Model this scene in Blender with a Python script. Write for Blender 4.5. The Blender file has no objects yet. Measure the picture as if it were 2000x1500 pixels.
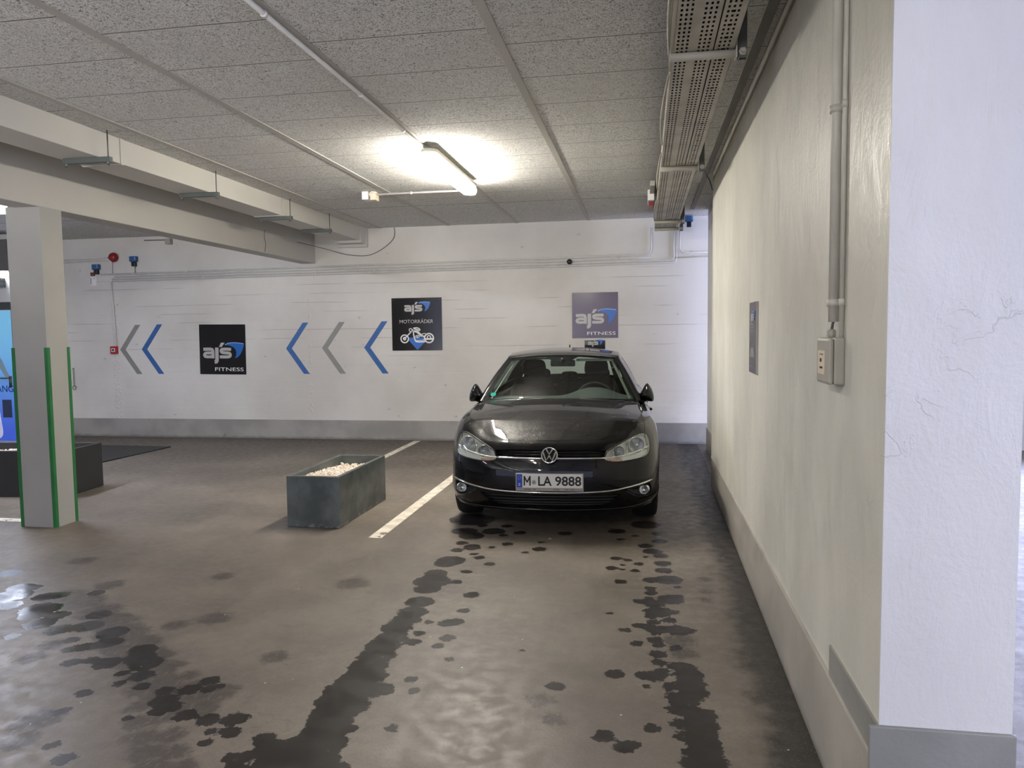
import bpy, bmesh, math, random
import numpy as np
from mathutils import Vector, Matrix
PI = math.pi
random.seed(7)
SC = bpy.context.scene
COL = SC.collection
VL = bpy.context.view_layer

# ---------------------------------------------------------------- camera, world, daylight, exposure
def view_axes(yaw, pitch, roll):
    cy, sy = math.cos(yaw), math.sin(yaw)
    f = np.array([-sy, cy, 0]); r = np.array([cy, sy, 0]); u = np.array([0, 0, 1.])
    cp, sp = math.cos(pitch), math.sin(pitch)
    f2 = cp*f - sp*u; u2 = sp*f + cp*u
    cr_, sr = math.cos(roll), math.sin(roll)
    return cr_*r + sr*u2, -sr*r + cr_*u2, f2
_r, _u, _f = view_axes(0.1732359, 0.0675819, -0.0121507)
cam_d = bpy.data.cameras.new('camera'); cam = bpy.data.objects.new('camera', cam_d); COL.objects.link(cam)
cam_d.sensor_fit = 'HORIZONTAL'; cam_d.sensor_width = 36.0; cam_d.lens = 1478.33*36.0/2000.0
cam_d.clip_start = 0.05; cam_d.clip_end = 100
cam.matrix_world = Matrix(((_r[0], _u[0], -_f[0], 0), (_r[1], _u[1], -_f[1], 0), (_r[2], _u[2], -_f[2], 1.63), (0, 0, 0, 1)))
SC.camera = cam
SC.view_settings.view_transform = 'Standard'; SC.view_settings.look = 'None'
SC.view_settings.gamma = 1.0; SC.view_settings.exposure = 0.92
SC.cycles.max_bounces = 16; SC.cycles.diffuse_bounces = 8; SC.cycles.transparent_max_bounces = 16
try: SC.view_settings.use_curve_mapping = False
except Exception: pass
world = bpy.data.worlds.new('overcast_sky'); SC.world = world; world.use_nodes = True
world.node_tree.nodes['Background'].inputs[0].default_value = (0.62, 0.68, 1.0, 1)
world.node_tree.nodes['Background'].inputs[1].default_value = 0.9

def area_light(name, loc, target, sx, sy, power, color):
    d = bpy.data.lights.new(name, 'AREA'); d.shape = 'RECTANGLE'; d.size = sx; d.size_y = sy; d.energy = power; d.color = color
    o = bpy.data.objects.new(name, d); COL.objects.link(o); o.location = loc
    o.rotation_euler = (Vector(target)-Vector(loc)).to_track_quat('-Z', 'Y').to_euler()
    return o
# daylight falling in through the open side of the next bay (x = 4.6) and the open drive side behind the camera
area_light('daylight_side_opening', (4.6, 7.2, 1.7), (0, 7.2, 1.7), 7.5, 2.9, 300, (0.60, 0.66, 1.0))
area_light('daylight_drive_opening', (4.6, -3.0, 1.7), (0, -1.4, 1.5), 6.0, 2.9, 110, (0.70, 0.75, 1.0))
rear = area_light('rear_ceiling_fill', (-6.0, -8.9, 1.0), (-5.6, -5.0, 3.1), 5.5, 1.8, 240, (0.98, 0.97, 0.98)); rear.data.spread = math.radians(56)  # added fill light behind the camera, aimed upward to brighten the ceiling
WARM = (1.0, 0.94, 0.84); COOL = (0.80, 0.84, 1.0)
LAMP_POWER = 70.0

# ---------------------------------------------------------------- materials
def lin(c):
    return tuple(((v/255.)/12.92 if v/255. <= .04045 else ((v/255.+.055)/1.055)**2.4) for v in c) + (1.0,)
class NT:
    def __init__(s, m): s.t = m.node_tree; s.n = s.t.nodes; s.b = s.n['Principled BSDF']; s.out = s.n['Material Output']
    def new(s, k, **kw):
        x = s.n.new(k)
        for a, v in kw.items(): setattr(x, a, v)
        return x
    def put(s, v, sock):
        if isinstance(v, (int, float)): sock.default_value = v
        elif isinstance(v, tuple): sock.default_value = v
        else: s.t.links.new(v, sock)
    def math(s, op, a, b=None, c=None, clamp=False):
        x = s.new('ShaderNodeMath', operation=op); x.use_clamp = clamp
        s.put(a, x.inputs[0])
        if b is not None: s.put(b, x.inputs[1])
        if c is not None: s.put(c, x.inputs[2])
        return x.outputs[0]
    def mix(s, f, a, b):
        x = s.new('ShaderNodeMix', data_type='RGBA'); s.put(f, x.inputs[0]); s.put(a, x.inputs[6]); s.put(b, x.inputs[7]); return x.outputs[2]
    def noise(s, vec, scale, detail=3, rough=.5, dist=0.):
        x = s.new('ShaderNodeTexNoise'); s.put(vec, x.inputs['Vector']); x.inputs['Scale'].default_value = scale
        x.inputs['Detail'].default_value = detail; x.inputs['Roughness'].default_value = rough; x.inputs['Distortion'].default_value = dist
        return x.outputs[0]
    def voro(s, vec, scale, feature='F1'):
        x = s.new('ShaderNodeTexVoronoi', feature=feature); s.put(vec, x.inputs['Vector']); x.inputs['Scale'].default_value = scale; return x.outputs[0]
    def step(s, v, a, b, o0=0., o1=1.):
        x = s.new('ShaderNodeMapRange'); x.clamp = True; x.interpolation_type = 'SMOOTHSTEP'
        s.put(v, x.inputs[0]); x.inputs[1].default_value = a; x.inputs[2].default_value = b; x.inputs[3].default_value = o0; x.inputs[4].default_value = o1
        return x.outputs[0]
    def pos(s): return s.new('ShaderNodeNewGeometry').outputs['Position']
    def obj(s): return s.new('ShaderNodeTexCoord').outputs['Object']
    def xyz(s, v):
        x = s.new('ShaderNodeSeparateXYZ'); s.put(v, x.inputs[0]); return x.outputs
    def scale(s, v, sc):
        x = s.new('ShaderNodeMapping'); s.put(v, x.inputs[0]); x.inputs[3].default_value = sc; return x.outputs[0]
    def bump(s, h, strength=.3, dist=.01, into=True):
        x = s.new('ShaderNodeBump'); s.put(h, x.inputs['Height']); x.inputs['Strength'].default_value = strength; x.inputs['Distance'].default_value = dist
        if into: s.t.links.new(x.outputs[0], s.b.inputs['Normal'])
        return x.outputs[0]
def mat(name, rgb, rough=.5, metal=0., **kw):
    m = bpy.data.materials.new(name); m.use_nodes = True; b = m.node_tree.nodes['Principled BSDF']
    b.inputs['Base Color'].default_value = lin(rgb); b.inputs['Roughness'].default_value = rough; b.inputs['Metallic'].default_value = metal
    for k, v in kw.items(): b.inputs[k.replace('_', ' ')].default_value = v
    return m
def nmat(name, rgb, rough=.5, metal=0., var=.12, nscale=6., bumps=.15, bscale=60., **kw):
    """a material with soft procedural variation of tone and surface"""
    m = mat(name, rgb, rough, metal, **kw); n = NT(m); p = n.pos()
    c = lin(rgb); d = tuple(x*(1-var) for x in c[:3]) + (1.,)
    n.put(n.mix(n.step(n.noise(p, nscale, 4), .3, .7), d, c), n.b.inputs['Base Color'])
    if bumps: n.bump(n.noise(p, bscale, 2), bumps, .004)
    return m
def emit(name, col, strength):
    m = bpy.data.materials.new(name); m.use_nodes = True; b = m.node_tree.nodes['Principled BSDF']
    b.inputs['Base Color'].default_value = (.8, .8, .8, 1); b.inputs['Emission Color'].default_value = tuple(col)+(1,); b.inputs['Emission Strength'].default_value = strength
    return m
M = {}
# white painted concrete, far wall: board marks of the formwork, chips and a rough seam
m = mat('painted_concrete_boards', (226, 222, 214), .5); n = NT(m); p = n.pos(); X, Y, Z = n.xyz(p)
big = n.noise(p, .7, 4); fine = n.noise(p, 28, 4, .6); pl = n.noise(n.scale(p, (.5, .5, 6.)), 2.2, 5, .6)
zz = n.math('ADD', n.math('MULTIPLY', Z, 7.2), n.math('MULTIPLY', n.noise(n.scale(p, (.25, 1, 0.)), 1.5, 2), .3))
fr = n.math('ABSOLUTE', n.math('SUBTRACT', n.math('FRACT', zz), .5))
line = n.math('MULTIPLY', n.step(fr, .015, .05, 1., 0.), n.step(n.noise(n.scale(p, (.55, 1, 7.)), 1.7, 2), .50, .60))
band = n.math('MULTIPLY', n.step(Z, 1.05, 1.5), n.step(Z, 2.45, 2.7, 1., 0.))
line = n.math('MULTIPLY', line, band)
chip = n.math('MULTIPLY', n.step(n.voro(n.scale(p, (1, 1, 1.6)), 2.6), .05, .09, 1., 0.), n.step(n.noise(p, 60, 2), .45, .6))
seam = n.math('MULTIPLY', n.step(n.math('ABSOLUTE', n.math('SUBTRACT', X, -8.5)), .02, .09, 1., 0.), n.step(n.noise(p, 22, 3), .45, .62))
seam2 = n.math('MULTIPLY', n.step(n.math('ABSOLUTE', n.math('SUBTRACT', X, -5.13)), .005, .03, 1., 0.), n.step(n.noise(p, 18, 3), .5, .62))
seam = n.math('MAXIMUM', seam, seam2); seam = n.math('MULTIPLY', seam, n.step(Z, 2.2, 2.35, 1., 0.))
c = n.mix(n.step(big, .35, .7), lin((206, 202, 194)), lin((224, 221, 214)))
c = n.mix(n.math('MULTIPLY', line, .30), c, lin((120, 115, 108))); c = n.mix(n.math('MULTIPLY', chip, .5), c, lin((130, 122, 112)))
n.put(c, n.b.inputs['Base Color'])
hgt = n.math('ADD', n.math('MULTIPLY', fine, .25), n.math('MULTIPLY', pl, .5)); hgt = n.math('SUBTRACT', hgt, n.math('MULTIPLY', line, .5))
hgt = n.math('ADD', hgt, n.math('MULTIPLY', seam, .9)); hgt = n.math('SUBTRACT', hgt, n.math('MULTIPLY', chip, .8))
n.bump(hgt, .55, .012); n.b.inputs['Specular IOR Level'].default_value = .35; M['wallb'] = m
# rolled white paint on the pier and right-hand wall; greyer strip under the ceiling paints in the cable tray's shadow
def wall_paint(name, ca, cb, top=None, strength=.5):
    m = mat(name, ca, .42); n = NT(m); p = n.pos(); X, Y, Z = n.xyz(p)
    big = n.noise(n.scale(p, (1, 1, .45)), 1.1, 5, .6); f1 = n.noise(p, 45, 3, .6); f2 = n.noise(n.scale(p, (1, 1, .4)), 9, 4, .65, 1.2); f3 = n.noise(p, 3.2, 3)
    c = n.mix(n.step(big, .38, .66), lin(ca), lin(cb)); 
    scr = n.math('MULTIPLY', n.step(n.math('ABSOLUTE', n.math('SUBTRACT', n.noise(p, 5, 4, .55, .8), .5)), .006, .016, 1., 0.), n.step(n.noise(p, 1.9, 2), .60, .70))
    h = n.math('ADD', n.math('MULTIPLY', f1, .30), n.math('MULTIPLY', f2, .7)); h = n.math('ADD', h, n.math('MULTIPLY', f3, .8)); h = n.math('ADD', h, n.math('MULTIPLY', scr, .25))
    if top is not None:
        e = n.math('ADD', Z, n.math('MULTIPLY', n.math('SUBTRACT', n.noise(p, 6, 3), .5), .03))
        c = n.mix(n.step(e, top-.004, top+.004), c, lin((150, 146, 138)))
    n.put(c, n.b.inputs['Base Color']); n.put(n.step(f2, .3, .7, .32, .5), n.b.inputs['Roughness'])
    n.bump(h, strength, .010); return m
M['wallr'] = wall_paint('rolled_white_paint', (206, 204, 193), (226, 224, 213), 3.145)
M['pier'] = wall_paint('rolled_white_paint_pier', (214, 213, 212), (226, 225, 223), None, .8)
M['beam'] = nmat('smooth_white_paint', (180, 177, 170), .55, var=.06, nscale=1.5, bumps=.08, bscale=25)
M['column'] = nmat('column_white_paint', (158, 156, 149), .5, var=.06, nscale=3, bumps=.10, bscale=30)
def plinth(name, rgb):
    m = mat(name, rgb, .45); n = NT(m); p = n.pos(); c = lin(rgb); d = lin(tuple(int(v*.9) for v in rgb)); e = lin(tuple(int(v*.55) for v in rgb))
    cc = n.mix(n.step(n.noise(p, 2.5, 4), .35, .65), d, c); X, Y, Z = n.xyz(p)
    cc = n.mix(n.math('MULTIPLY', n.step(n.math('ADD', Z, n.math('MULTIPLY', n.noise(p, 9, 3), .05)), .03, .075, 1., 0.), .6), cc, e)
    sp = n.math('MULTIPLY', n.step(n.voro(p, 2.1), .06, .12, 1., 0.), n.step(n.noise(p, 30, 2), .45, .6)); cc = n.mix(n.math('MULTIPLY', sp, .6), cc, lin((105, 98, 88)))
    n.put(cc, n.b.inputs['Base Color']); n.bump(n.math('ADD', n.noise(p, 14, 4), n.math('MULTIPLY', n.noise(p, 60, 2), .3)), .35, .008); return m
M['plinth'] = plinth('grey_plinth_paint', (164, 161, 155)); M['plinthr'] = plinth('warm_grey_plinth_paint', (172, 167, 158)); M['plinthd'] = plinth('cool_grey_plinth_paint', (150, 150, 145))
# ceiling: grey wood-wool boards
m = mat('wood_wool_boards', (135, 131, 124), .95); n = NT(m); p = n.pos(); X, Y, Z = n.xyz(p)
q = n.scale(p, (1, 1, 0))
s1 = n.noise(q, 48, 2, .6, 2.6); s2 = n.noise(q, 78, 2, .6, 3.0); s3 = n.noise(q, 1.3, 3)
fib = n.math('MULTIPLY', n.step(s1, .37, .47), n.step(s2, .33, .44))
c = n.mix(fib, lin((112, 110, 106)), lin((228, 227, 223))); c = n.mix(n.math('MULTIPLY', n.step(s3, .35, .7), .35), c, lin((196, 193, 187)))
runner = n.math('LESS_THAN', X, -1.84)
off = n.math('MULTIPLY', n.math('LESS_THAN', n.math('ABSOLUTE', n.math('SUBTRACT', n.math('FRACT', n.math('MULTIPLY', n.math('ADD', X, 10.14), .4831)), .25)), .25), .42)
yy = n.math('FRACT', n.math('ADD', n.math('MULTIPLY', n.math('SUBTRACT', Y, 3.71), 1.7391), off))
sm = n.math('MINIMUM', yy, n.math('SUBTRACT', 1., yy))
sl = n.math('MULTIPLY', n.step(sm, .006, .014, 1., 0.), n.math('LESS_THAN', Y, 9.0))
lt = n.math('MULTIPLY', n.step(sm, .014, .034, 1., 0.), n.math('LESS_THAN', Y, 9.0))
c = n.mix(n.math('MULTIPLY', lt, .5), c, lin((232, 229, 223))); c = n.mix(n.math('MULTIPLY', sl, .8), c, lin((74, 70, 64)))
last = n.step(n.math('ABSOLUTE', n.math('SUBTRACT', Y, 9.33)), .006, .012, 1., 0.); c = n.mix(n.math('MULTIPLY', last, .8), c, lin((52, 49, 45)))
n.put(c, n.b.inputs['Base Color']); n.bump(n.math('SUBTRACT', n.math('MULTIPLY', fib, .6), sl), .6, .006); M['ceil'] = m
# floor: brown-grey mastic asphalt with wet tracks, drips, prints and grime along the wall
m = mat('mastic_asphalt', (112, 104, 95), .5); n = NT(m); p = n.pos(); X, Y, Z = n.xyz(p)
b1 = n.noise(p, .9, 5, .6); b2 = n.noise(n.scale(p, (1.3, .55, 1)), 2.6, 5, .65, .6); b3 = n.noise(p, 70, 3, .7); b4 = n.noise(p, 13, 4, .6)
c = n.mix(n.step(b1, .35, .68), lin((98, 90, 81)), lin((125, 116, 105)))
c = n.mix(n.math('MULTIPLY', n.step(b2, .5, .72), .45), c, lin((86, 78, 71)))
c = n.mix(n.math('MULTIPLY', n.step(b4, .55, .8), .30), c, lin((126, 118, 108)))
c = n.mix(n.math('MULTIPLY', n.step(b3, .35, .7), .22), c, lin((76, 70, 64)))
crk = n.math('MULTIPLY', n.step(n.math('ABSOLUTE', n.math('SUBTRACT', n.noise(n.scale(p, (.5, 1.1, 1)), 2.1, 5, .6), .5)), .0015, .006, 1., 0.), n.step(n.noise(p, .8, 2), .50, .62))
c = n.mix(n.math('MULTIPLY', crk, .35), c, lin((70, 64, 58)))
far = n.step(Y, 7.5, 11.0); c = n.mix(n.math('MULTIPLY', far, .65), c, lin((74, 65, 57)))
gr = n.math('ADD', X, n.math('MULTIPLY', n.math('SUBTRACT', n.noise(p, 3.0, 5, .7), .5), .42))
gr = n.math('MULTIPLY', n.step(gr, .40, .56), n.math('LESS_THAN', X, .75)); gr2 = n.math('MULTIPLY', gr, n.step(n.noise(p, 90, 2), .22, .42))
c = n.mix(n.math('MULTIPLY', gr2, .93), c, lin((34, 31, 28)))
wa = n.new('ShaderNodeAttribute', attribute_name='wet').outputs['Fac']; da = n.new('ShaderNodeAttribute', attribute_name='damp').outputs['Fac']
jit = n.math('MULTIPLY', n.math('SUBTRACT', n.noise(p, 26, 5, .7), .5), .085)
wd = n.math('ADD', wa, jit); wet = n.step(wd, -.004, .004, 1., 0.)
dj = n.math('MULTIPLY', n.math('SUBTRACT', n.noise(p, 16, 5, .75), .5), .16); dd = n.math('ADD', da, dj)
dmp = n.math('MULTIPLY', n.step(dd, .0, .05, 1., 0.), n.step(n.noise(n.scale(p, (2.2, .8, 1)), 20, 4, .75), .26, .50))
c = n.mix(n.math('MULTIPLY', dmp, .80), c, lin((56, 48, 43)))
c = n.mix(n.math('MULTIPLY', wet, .92), c, lin((33, 30, 29)))
fl = n.math('MULTIPLY', n.step(n.voro(p, 9), .035, .055, 1., 0.), n.step(n.noise(p, 5, 2), .56, .6)); c = n.mix(n.math('MULTIPLY', fl, .8), c, lin((214, 205, 190)))
n.put(c, n.b.inputs['Base Color'])
rg = n.step(b4, .3, .7, .40, .58); wr = n.math('ADD', n.step(n.noise(p, 7, 3), .35, .65, .0, .14), n.step(n.math('ADD', X, n.math('MULTIPLY', n.noise(p, 2, 2), .8)), -3.2, -2.2, .11, .30))
leftz = n.step(n.math('ADD', X, n.math('MULTIPLY', n.noise(p, 2, 2), .8)), -3.2, -2.2, .9, .22); n.put(n.math('ADD', n.math('MULTIPLY', wet, n.math('SUBTRACT', leftz, .5)), .5), n.b.inputs['Specular IOR Level'])
rr = n.math('ADD', n.math('MULTIPLY', rg, n.math('SUBTRACT', 1., wet)), n.math('MULTIPLY', wr, wet)); n.put(rr, n.b.inputs['Roughness'])
hh = n.math('ADD', n.math('MULTIPLY', b3, .25), n.math('MULTIPLY', b4, .5)); hh = n.math('MULTIPLY', hh, n.math('SUBTRACT', 1., n.math('MULTIPLY', wet, .6)))
n.bump(hh, .28, .008); M['floor'] = m
M['line'] = None
m = mat('worn_road_paint', (222, 214, 198), .6); n = NT(m); p = n.pos(); X, Y, Z = n.xyz(p)
al = n.step(n.math('ADD', n.noise(p, 15, 4, .6), n.math('MULTIPLY', n.step(Y, 5.7, 5.95, 1., 0.), -.10)), .34, .38)
al2 = n.step(n.noise(p, 60, 2), .25, .32)
c = n.mix(n.step(n.noise(p, 9, 3), .35, .65), lin((196, 187, 170)), lin((226, 219, 204))); c = n.mix(n.math('MULTIPLY', al, al2), lin((98, 90, 81)), c); n.put(c, n.b.inputs['Base Color']); n.bump(n.noise(p, 70, 2), .2, .004); M['line'] = m
M['green'] = nmat('green_edge_paint', (38, 110, 58), .4, var=.15, nscale=8, bumps=.15)
M['galv'] = nmat('painted_sheet_steel', (176, 172, 160), .5, var=.1, nscale=5, bumps=.05)
M['steel'] = nmat('grey_steel', (104, 106, 100), .4, .6, var=.2, nscale=12, bumps=.08)
M['steeld'] = nmat('dark_grey_steel', (86, 92, 88), .45, .3, var=.12, nscale=12, bumps=.05)
M['pipe'] = nmat('painted_conduit', (224, 222, 216), .45, var=.1, nscale=9, bumps=.05)
M['duct'] = nmat('white_duct_paint', (197, 194, 186), .5, var=.05, nscale=2, bumps=.06, bscale=25)
M['wpipe'] = nmat('wall_painted_pipe', (206, 204, 193), .45, var=.08, nscale=9, bumps=.08)
M['blackp'] = mat('black_plastic', (22, 22, 23), .4); M['dark'] = mat('dark_rubber_matte', (14, 14, 14), .8)
M['zinc'] = None
m = mat('zinc_fibreglass', (92, 97, 98), .38, .35); n = NT(m); p = n.pos(); X, Y, Z = n.xyz(p)
c = n.mix(n.step(n.noise(p, 3.5, 5, .6), .35, .68), lin((76, 82, 81)), lin((106, 112, 110)))
ed = n.math('MULTIPLY', n.step(n.math('ADD', Z, n.math('MULTIPLY', n.noise(p, 11, 3), .04)), .03, .06, 1., 0.), n.step(n.noise(p, 20, 3), .48, .6)); c = n.mix(n.math('MULTIPLY', ed, .5), c, lin((170, 168, 160)))
n.put(c, n.b.inputs['Base Color']); n.put(n.step(n.noise(p, 6, 4), .3, .7, .32, .5), n.b.inputs['Roughness']); n.bump(n.noise(p, 12, 3), .12, .01); M['zinc'] = m
M['zincd'] = nmat('dark_slate_planter', (56, 57, 58), .45, .2, var=.15, nscale=4, bumps=.1)
m = mat('pale_pebbles', (220, 206, 188), .6); n = NT(m); oi = n.voro(n.pos(), 38, 'F1'); v = n.new('ShaderNodeTexVoronoi'); n.put(n.pos(), v.inputs['Vector']); v.inputs['Scale'].default_value = 36
n.put(n.mix(n.xyz(v.outputs['Color'])[0], lin((196, 176, 156)), lin((240, 234, 224))), n.b.inputs['Base Color']); M['pebble'] = m
m = mat('ribbed_rubber_mat', (30, 30, 31), .6); n = NT(m); p = n.pos(); X, Y, Z = n.xyz(p)
w = n.math('ABSOLUTE', n.math('SUBTRACT', n.math('FRACT', n.math('MULTIPLY', X, 16.)), .5)); w2 = n.math('ABSOLUTE', n.math('SUBTRACT', n.math('FRACT', n.math('MULTIPLY', Y, 9.)), .5))
k = n.math('MULTIPLY', n.step(w, .12, .2), n.step(w2, .05, .12)); n.put(n.mix(k, lin((10, 10, 10)), lin((48, 47, 46))), n.b.inputs['Base Color']); n.bump(k, .8, .01); M['mat'] = m
M['signk'] = mat('glossy_black_panel', (24, 22, 23), .12); M['signp'] = mat('black_panel_painted_sheen', (100, 88, 100), .14); M['signg'] = mat('plum_grey_panel', (78, 74, 84), .3)  # signp: plum tone is a reflection painted into a black panel's colour
M['lgrey'] = mat('silver_lettering', (186, 183, 178), .35); M['lwhite'] = mat('white_lettering', (236, 234, 230), .4); M['lblue'] = mat('blue_emblem', (42, 106, 190), .3); M['llblue'] = mat('pale_blue_highlight', (150, 190, 235), .3)
M['ablue'] = nmat('blue_wall_paint', (58, 104, 166), .5, var=.08, nscale=8, bumps=.1); M['agrey'] = nmat('grey_wall_paint', (146, 146, 140), .5, var=.08, nscale=8, bumps=.1)
M['red'] = nmat('red_plastic', (176, 34, 40), .35, bumps=0); M['redd'] = mat('dark_red_plastic', (140, 28, 34), .4); M['bluebox'] = nmat('blue_plastic', (44, 92, 142), .45, bumps=0)
M['boxgrey'] = nmat('grey_plastic_box', (172, 169, 156), .45, var=.05, bumps=.05); M['cream'] = mat('cream_label', (222, 208, 184), .5); M['brown'] = mat('brown_label', (112, 66, 50), .6)
M['chromew'] = mat('chain_steel', (120, 120, 120), .3, .9)
m = mat('perforated_tray', (178, 173, 160), .5, .0); n = NT(m); tc = n.obj(); X, Y, Z = n.xyz(tc)
# object space: x across the tray (0..0.295), y along it
fy = n.math('ABSOLUTE', n.math('SUBTRACT', n.math('FRACT', n.math('MULTIPLY', Y, 1/.050)), .5)); sy = n.math('LESS_THAN', fy, .27)
cols = None
for cx in (.020, .042, .064, .122, .144, .166, .218, .240, .262):
    t_ = n.math('LESS_THAN', n.math('ABSOLUTE', n.math('SUBTRACT', X, cx)), .0050)
    cols = t_ if cols is None else n.math('MAXIMUM', cols, t_)
hole = n.math('MULTIPLY', cols, sy)
fy2 = n.math('ABSOLUTE', n.math('SUBTRACT', n.math('FRACT', n.math('MULTIPLY', Y, 1/.15)), .5))
big = n.math('MULTIPLY', n.math('LESS_THAN', n.math('ABSOLUTE', n.math('SUBTRACT', X, .240)), 0.0095), n.math('LESS_THAN', fy2, .085)); hole = n.math('MAXIMUM', hole, big)
hole = n.math('MULTIPLY', hole, n.math('LESS_THAN', Z, .004))
n.put(n.math('SUBTRACT', 1., hole), n.b.inputs['Alpha']); n.put(n.mix(n.step(n.noise(tc, 4, 3), .3, .7), lin((160, 155, 143)), lin((184, 179, 167))), n.b.inputs['Base Color']); M['tray'] = m

# ---------------------------------------------------------------- mesh helpers
def link(name, me, material, parent=None, smooth=False):
    o = bpy.data.objects.new(name, me); COL.objects.link(o)
    if material is not None: me.materials.append(material)
    if parent is not None: o.parent = parent
    if smooth:
        for f in me.polygons: f.use_smooth = True
    return o
def obj(name, bm, material, parent=None, smooth=False, bevel=0.):
    me = bpy.data.meshes.new(name); bmesh.ops.recalc_face_normals(bm, faces=bm.faces[:]); bm.to_mesh(me); bm.free()
    o = link(name, me, material, parent, smooth)
    if bevel:
        b = o.modifiers.new('bevel', 'BEVEL'); b.width = bevel; b.segments = 2; b.limit_method = 'ANGLE'; b.angle_limit = .7
    return o
def obj_each(name, bm, material, parent=None, smooth=False, bevel=0.):
    """one object for each separate piece of the mesh"""
    bm.verts.ensure_lookup_table(); seen = set(); out = []
    for v0 in bm.verts:
        if v0 in seen: continue
        st_, isl = [v0], []
        seen.add(v0)
        while st_:
            v = st_.pop(); isl.append(v)
            for e in v.link_edges:
                w = e.other_vert(v)
                if w not in seen: seen.add(w); st_.append(w)
        b2 = BM(); mp = {v: b2.verts.new(v.co) for v in isl}
        for f in {f for v in isl for f in v.link_faces}: b2.faces.new([mp[v] for v in f.verts])
        out.append(obj(name, b2, material, parent, smooth, bevel))
    bm.free(); return out
def raw(name, verts, faces, material, parent=None, smooth=False):
    me = bpy.data.meshes.new(name); me.from_pydata([tuple(v) for v in verts], [], [tuple(f) for f in faces]); me.update()
    return link(name, me, material, parent, smooth)
def empty(name, loc=(0, 0, 0), rz=0.):
    o = bpy.data.objects.new(name, None); COL.objects.link(o); o.location = loc; o.rotation_euler = (0, 0, rz); o.empty_display_size = .1; return o
def tag(o, label=None, cat=None, group=None, kind=None):
    if label: o['label'] = label
    if cat: o['category'] = cat
    if group: o['group'] = group
    if kind: o['kind'] = kind
    return o
def thing(name, label, cat, loc=(0, 0, 0), rz=0., group=None): return tag(empty(name, loc, rz), label, cat, group)
def BM(): return bmesh.new()
def box(bm, x0, x1, y0, y1, z0, z1):
    v = [bm.verts.new((x, y, z)) for x in (x0, x1) for y in (y0, y1) for z in (z0, z1)]
    for f in ((0, 1, 3, 2), (4, 6, 7, 5), (0, 4, 5, 1), (2, 3, 7, 6), (0, 2, 6, 4), (1, 5, 7, 3)): bm.faces.new([v[i] for i in f])
    return bm
def tube(bm, pts, r, seg=8, cap=True, closed=False):
    pts = [Vector(p) for p in pts]; n_ = len(pts); rings = []; up = None
    for i, p in enumerate(pts):
        a = pts[(i-1) % n_] if (closed or i > 0) else p; b = pts[(i+1) % n_] if (closed or i < n_-1) else p
        t = (b-a).normalized()
        if up is None: up = Vector((0, 0, 1)) if abs(t.z) < .9 else Vector((1, 0, 0))
        s = t.cross(up)
        if s.length < 1e-5: s = t.cross(Vector((1, 0, 0)))
        s.normalize(); w = s.cross(t).normalized(); up = w
        ri = r[i] if isinstance(r, (list, tuple)) else r
        rings.append([bm.verts.new(p + s*math.cos(2*PI*k/seg)*ri + w*math.sin(2*PI*k/seg)*ri) for k in range(seg)])
    for i in range(n_ if closed else n_-1):
        A, B = rings[i], rings[(i+1) % n_]
        for k in range(seg): bm.faces.new((A[k], A[(k+1) % seg], B[(k+1) % seg], B[k]))
    if cap and not closed: bm.faces.new(rings[0][::-1]); bm.faces.new(rings[-1])
    return bm
def lathe(bm, prof, seg=24, mx=None):
    """prof: (radius, height) around local z; mx places it"""
    rings = []
    for r, h in prof:
        if r < 1e-6: rings.append([bm.verts.new((0, 0, h))])
        else: rings.append([bm.verts.new((r*math.cos(2*PI*k/seg), r*math.sin(2*PI*k/seg), h)) for k in range(seg)])
    for A, B in zip(rings, rings[1:]):
        for k in range(seg):
            q = (k+1) % seg
            if len(A) == 1 and len(B) == 1: continue
            if len(A) == 1: bm.faces.new((A[0], B[q], B[k]))
            elif len(B) == 1: bm.faces.new((A[k], A[q], B[0]))
            else: bm.faces.new((A[k], A[q], B[q], B[k]))
    if mx is not None: bmesh.ops.transform(bm, matrix=mx, verts=[v for R_ in rings for v in R_])
    return bm
def prism(bm, poly, y0, y1):
    """polygon in (x, z), extruded along y"""
    a = [bm.verts.new((x, y0, z)) for x, z in poly]; b = [bm.verts.new((x, y1, z)) for x, z in poly]; n_ = len(poly)
    f1 = bm.faces.new(a); f2 = bm.faces.new(b[::-1]); f1.normal_update(); f2.normal_update()
    for i in range(n_): bm.faces.new((a[i], b[i], b[(i+1) % n_], a[(i+1) % n_]))
    bmesh.ops.triangulate(bm, faces=[f1, f2]); return bm
def smooth2(pts, k=5, closed=False):
    out = []; n_ = len(pts); P = [np.array(q, float) for q in pts]
    rng = range(n_) if closed else range(n_-1)
    for i in rng:
        p1, p2 = P[i], P[(i+1) % n_]; p0 = P[i-1] if (closed or i > 0) else 2*p1-p2; p3 = P[(i+2) % n_] if (closed or i < n_-2) else 2*p2-p1
        for j in range(k):
            t = j/k; out.append(tuple(.5*((2*p1)+(p2-p0)*t+(2*p0-5*p1+4*p2-p3)*t*t+(3*p1-p0-3*p2+p3)*t**3)))
    if not closed: out.append(tuple(P[-1]))
    return out
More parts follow.
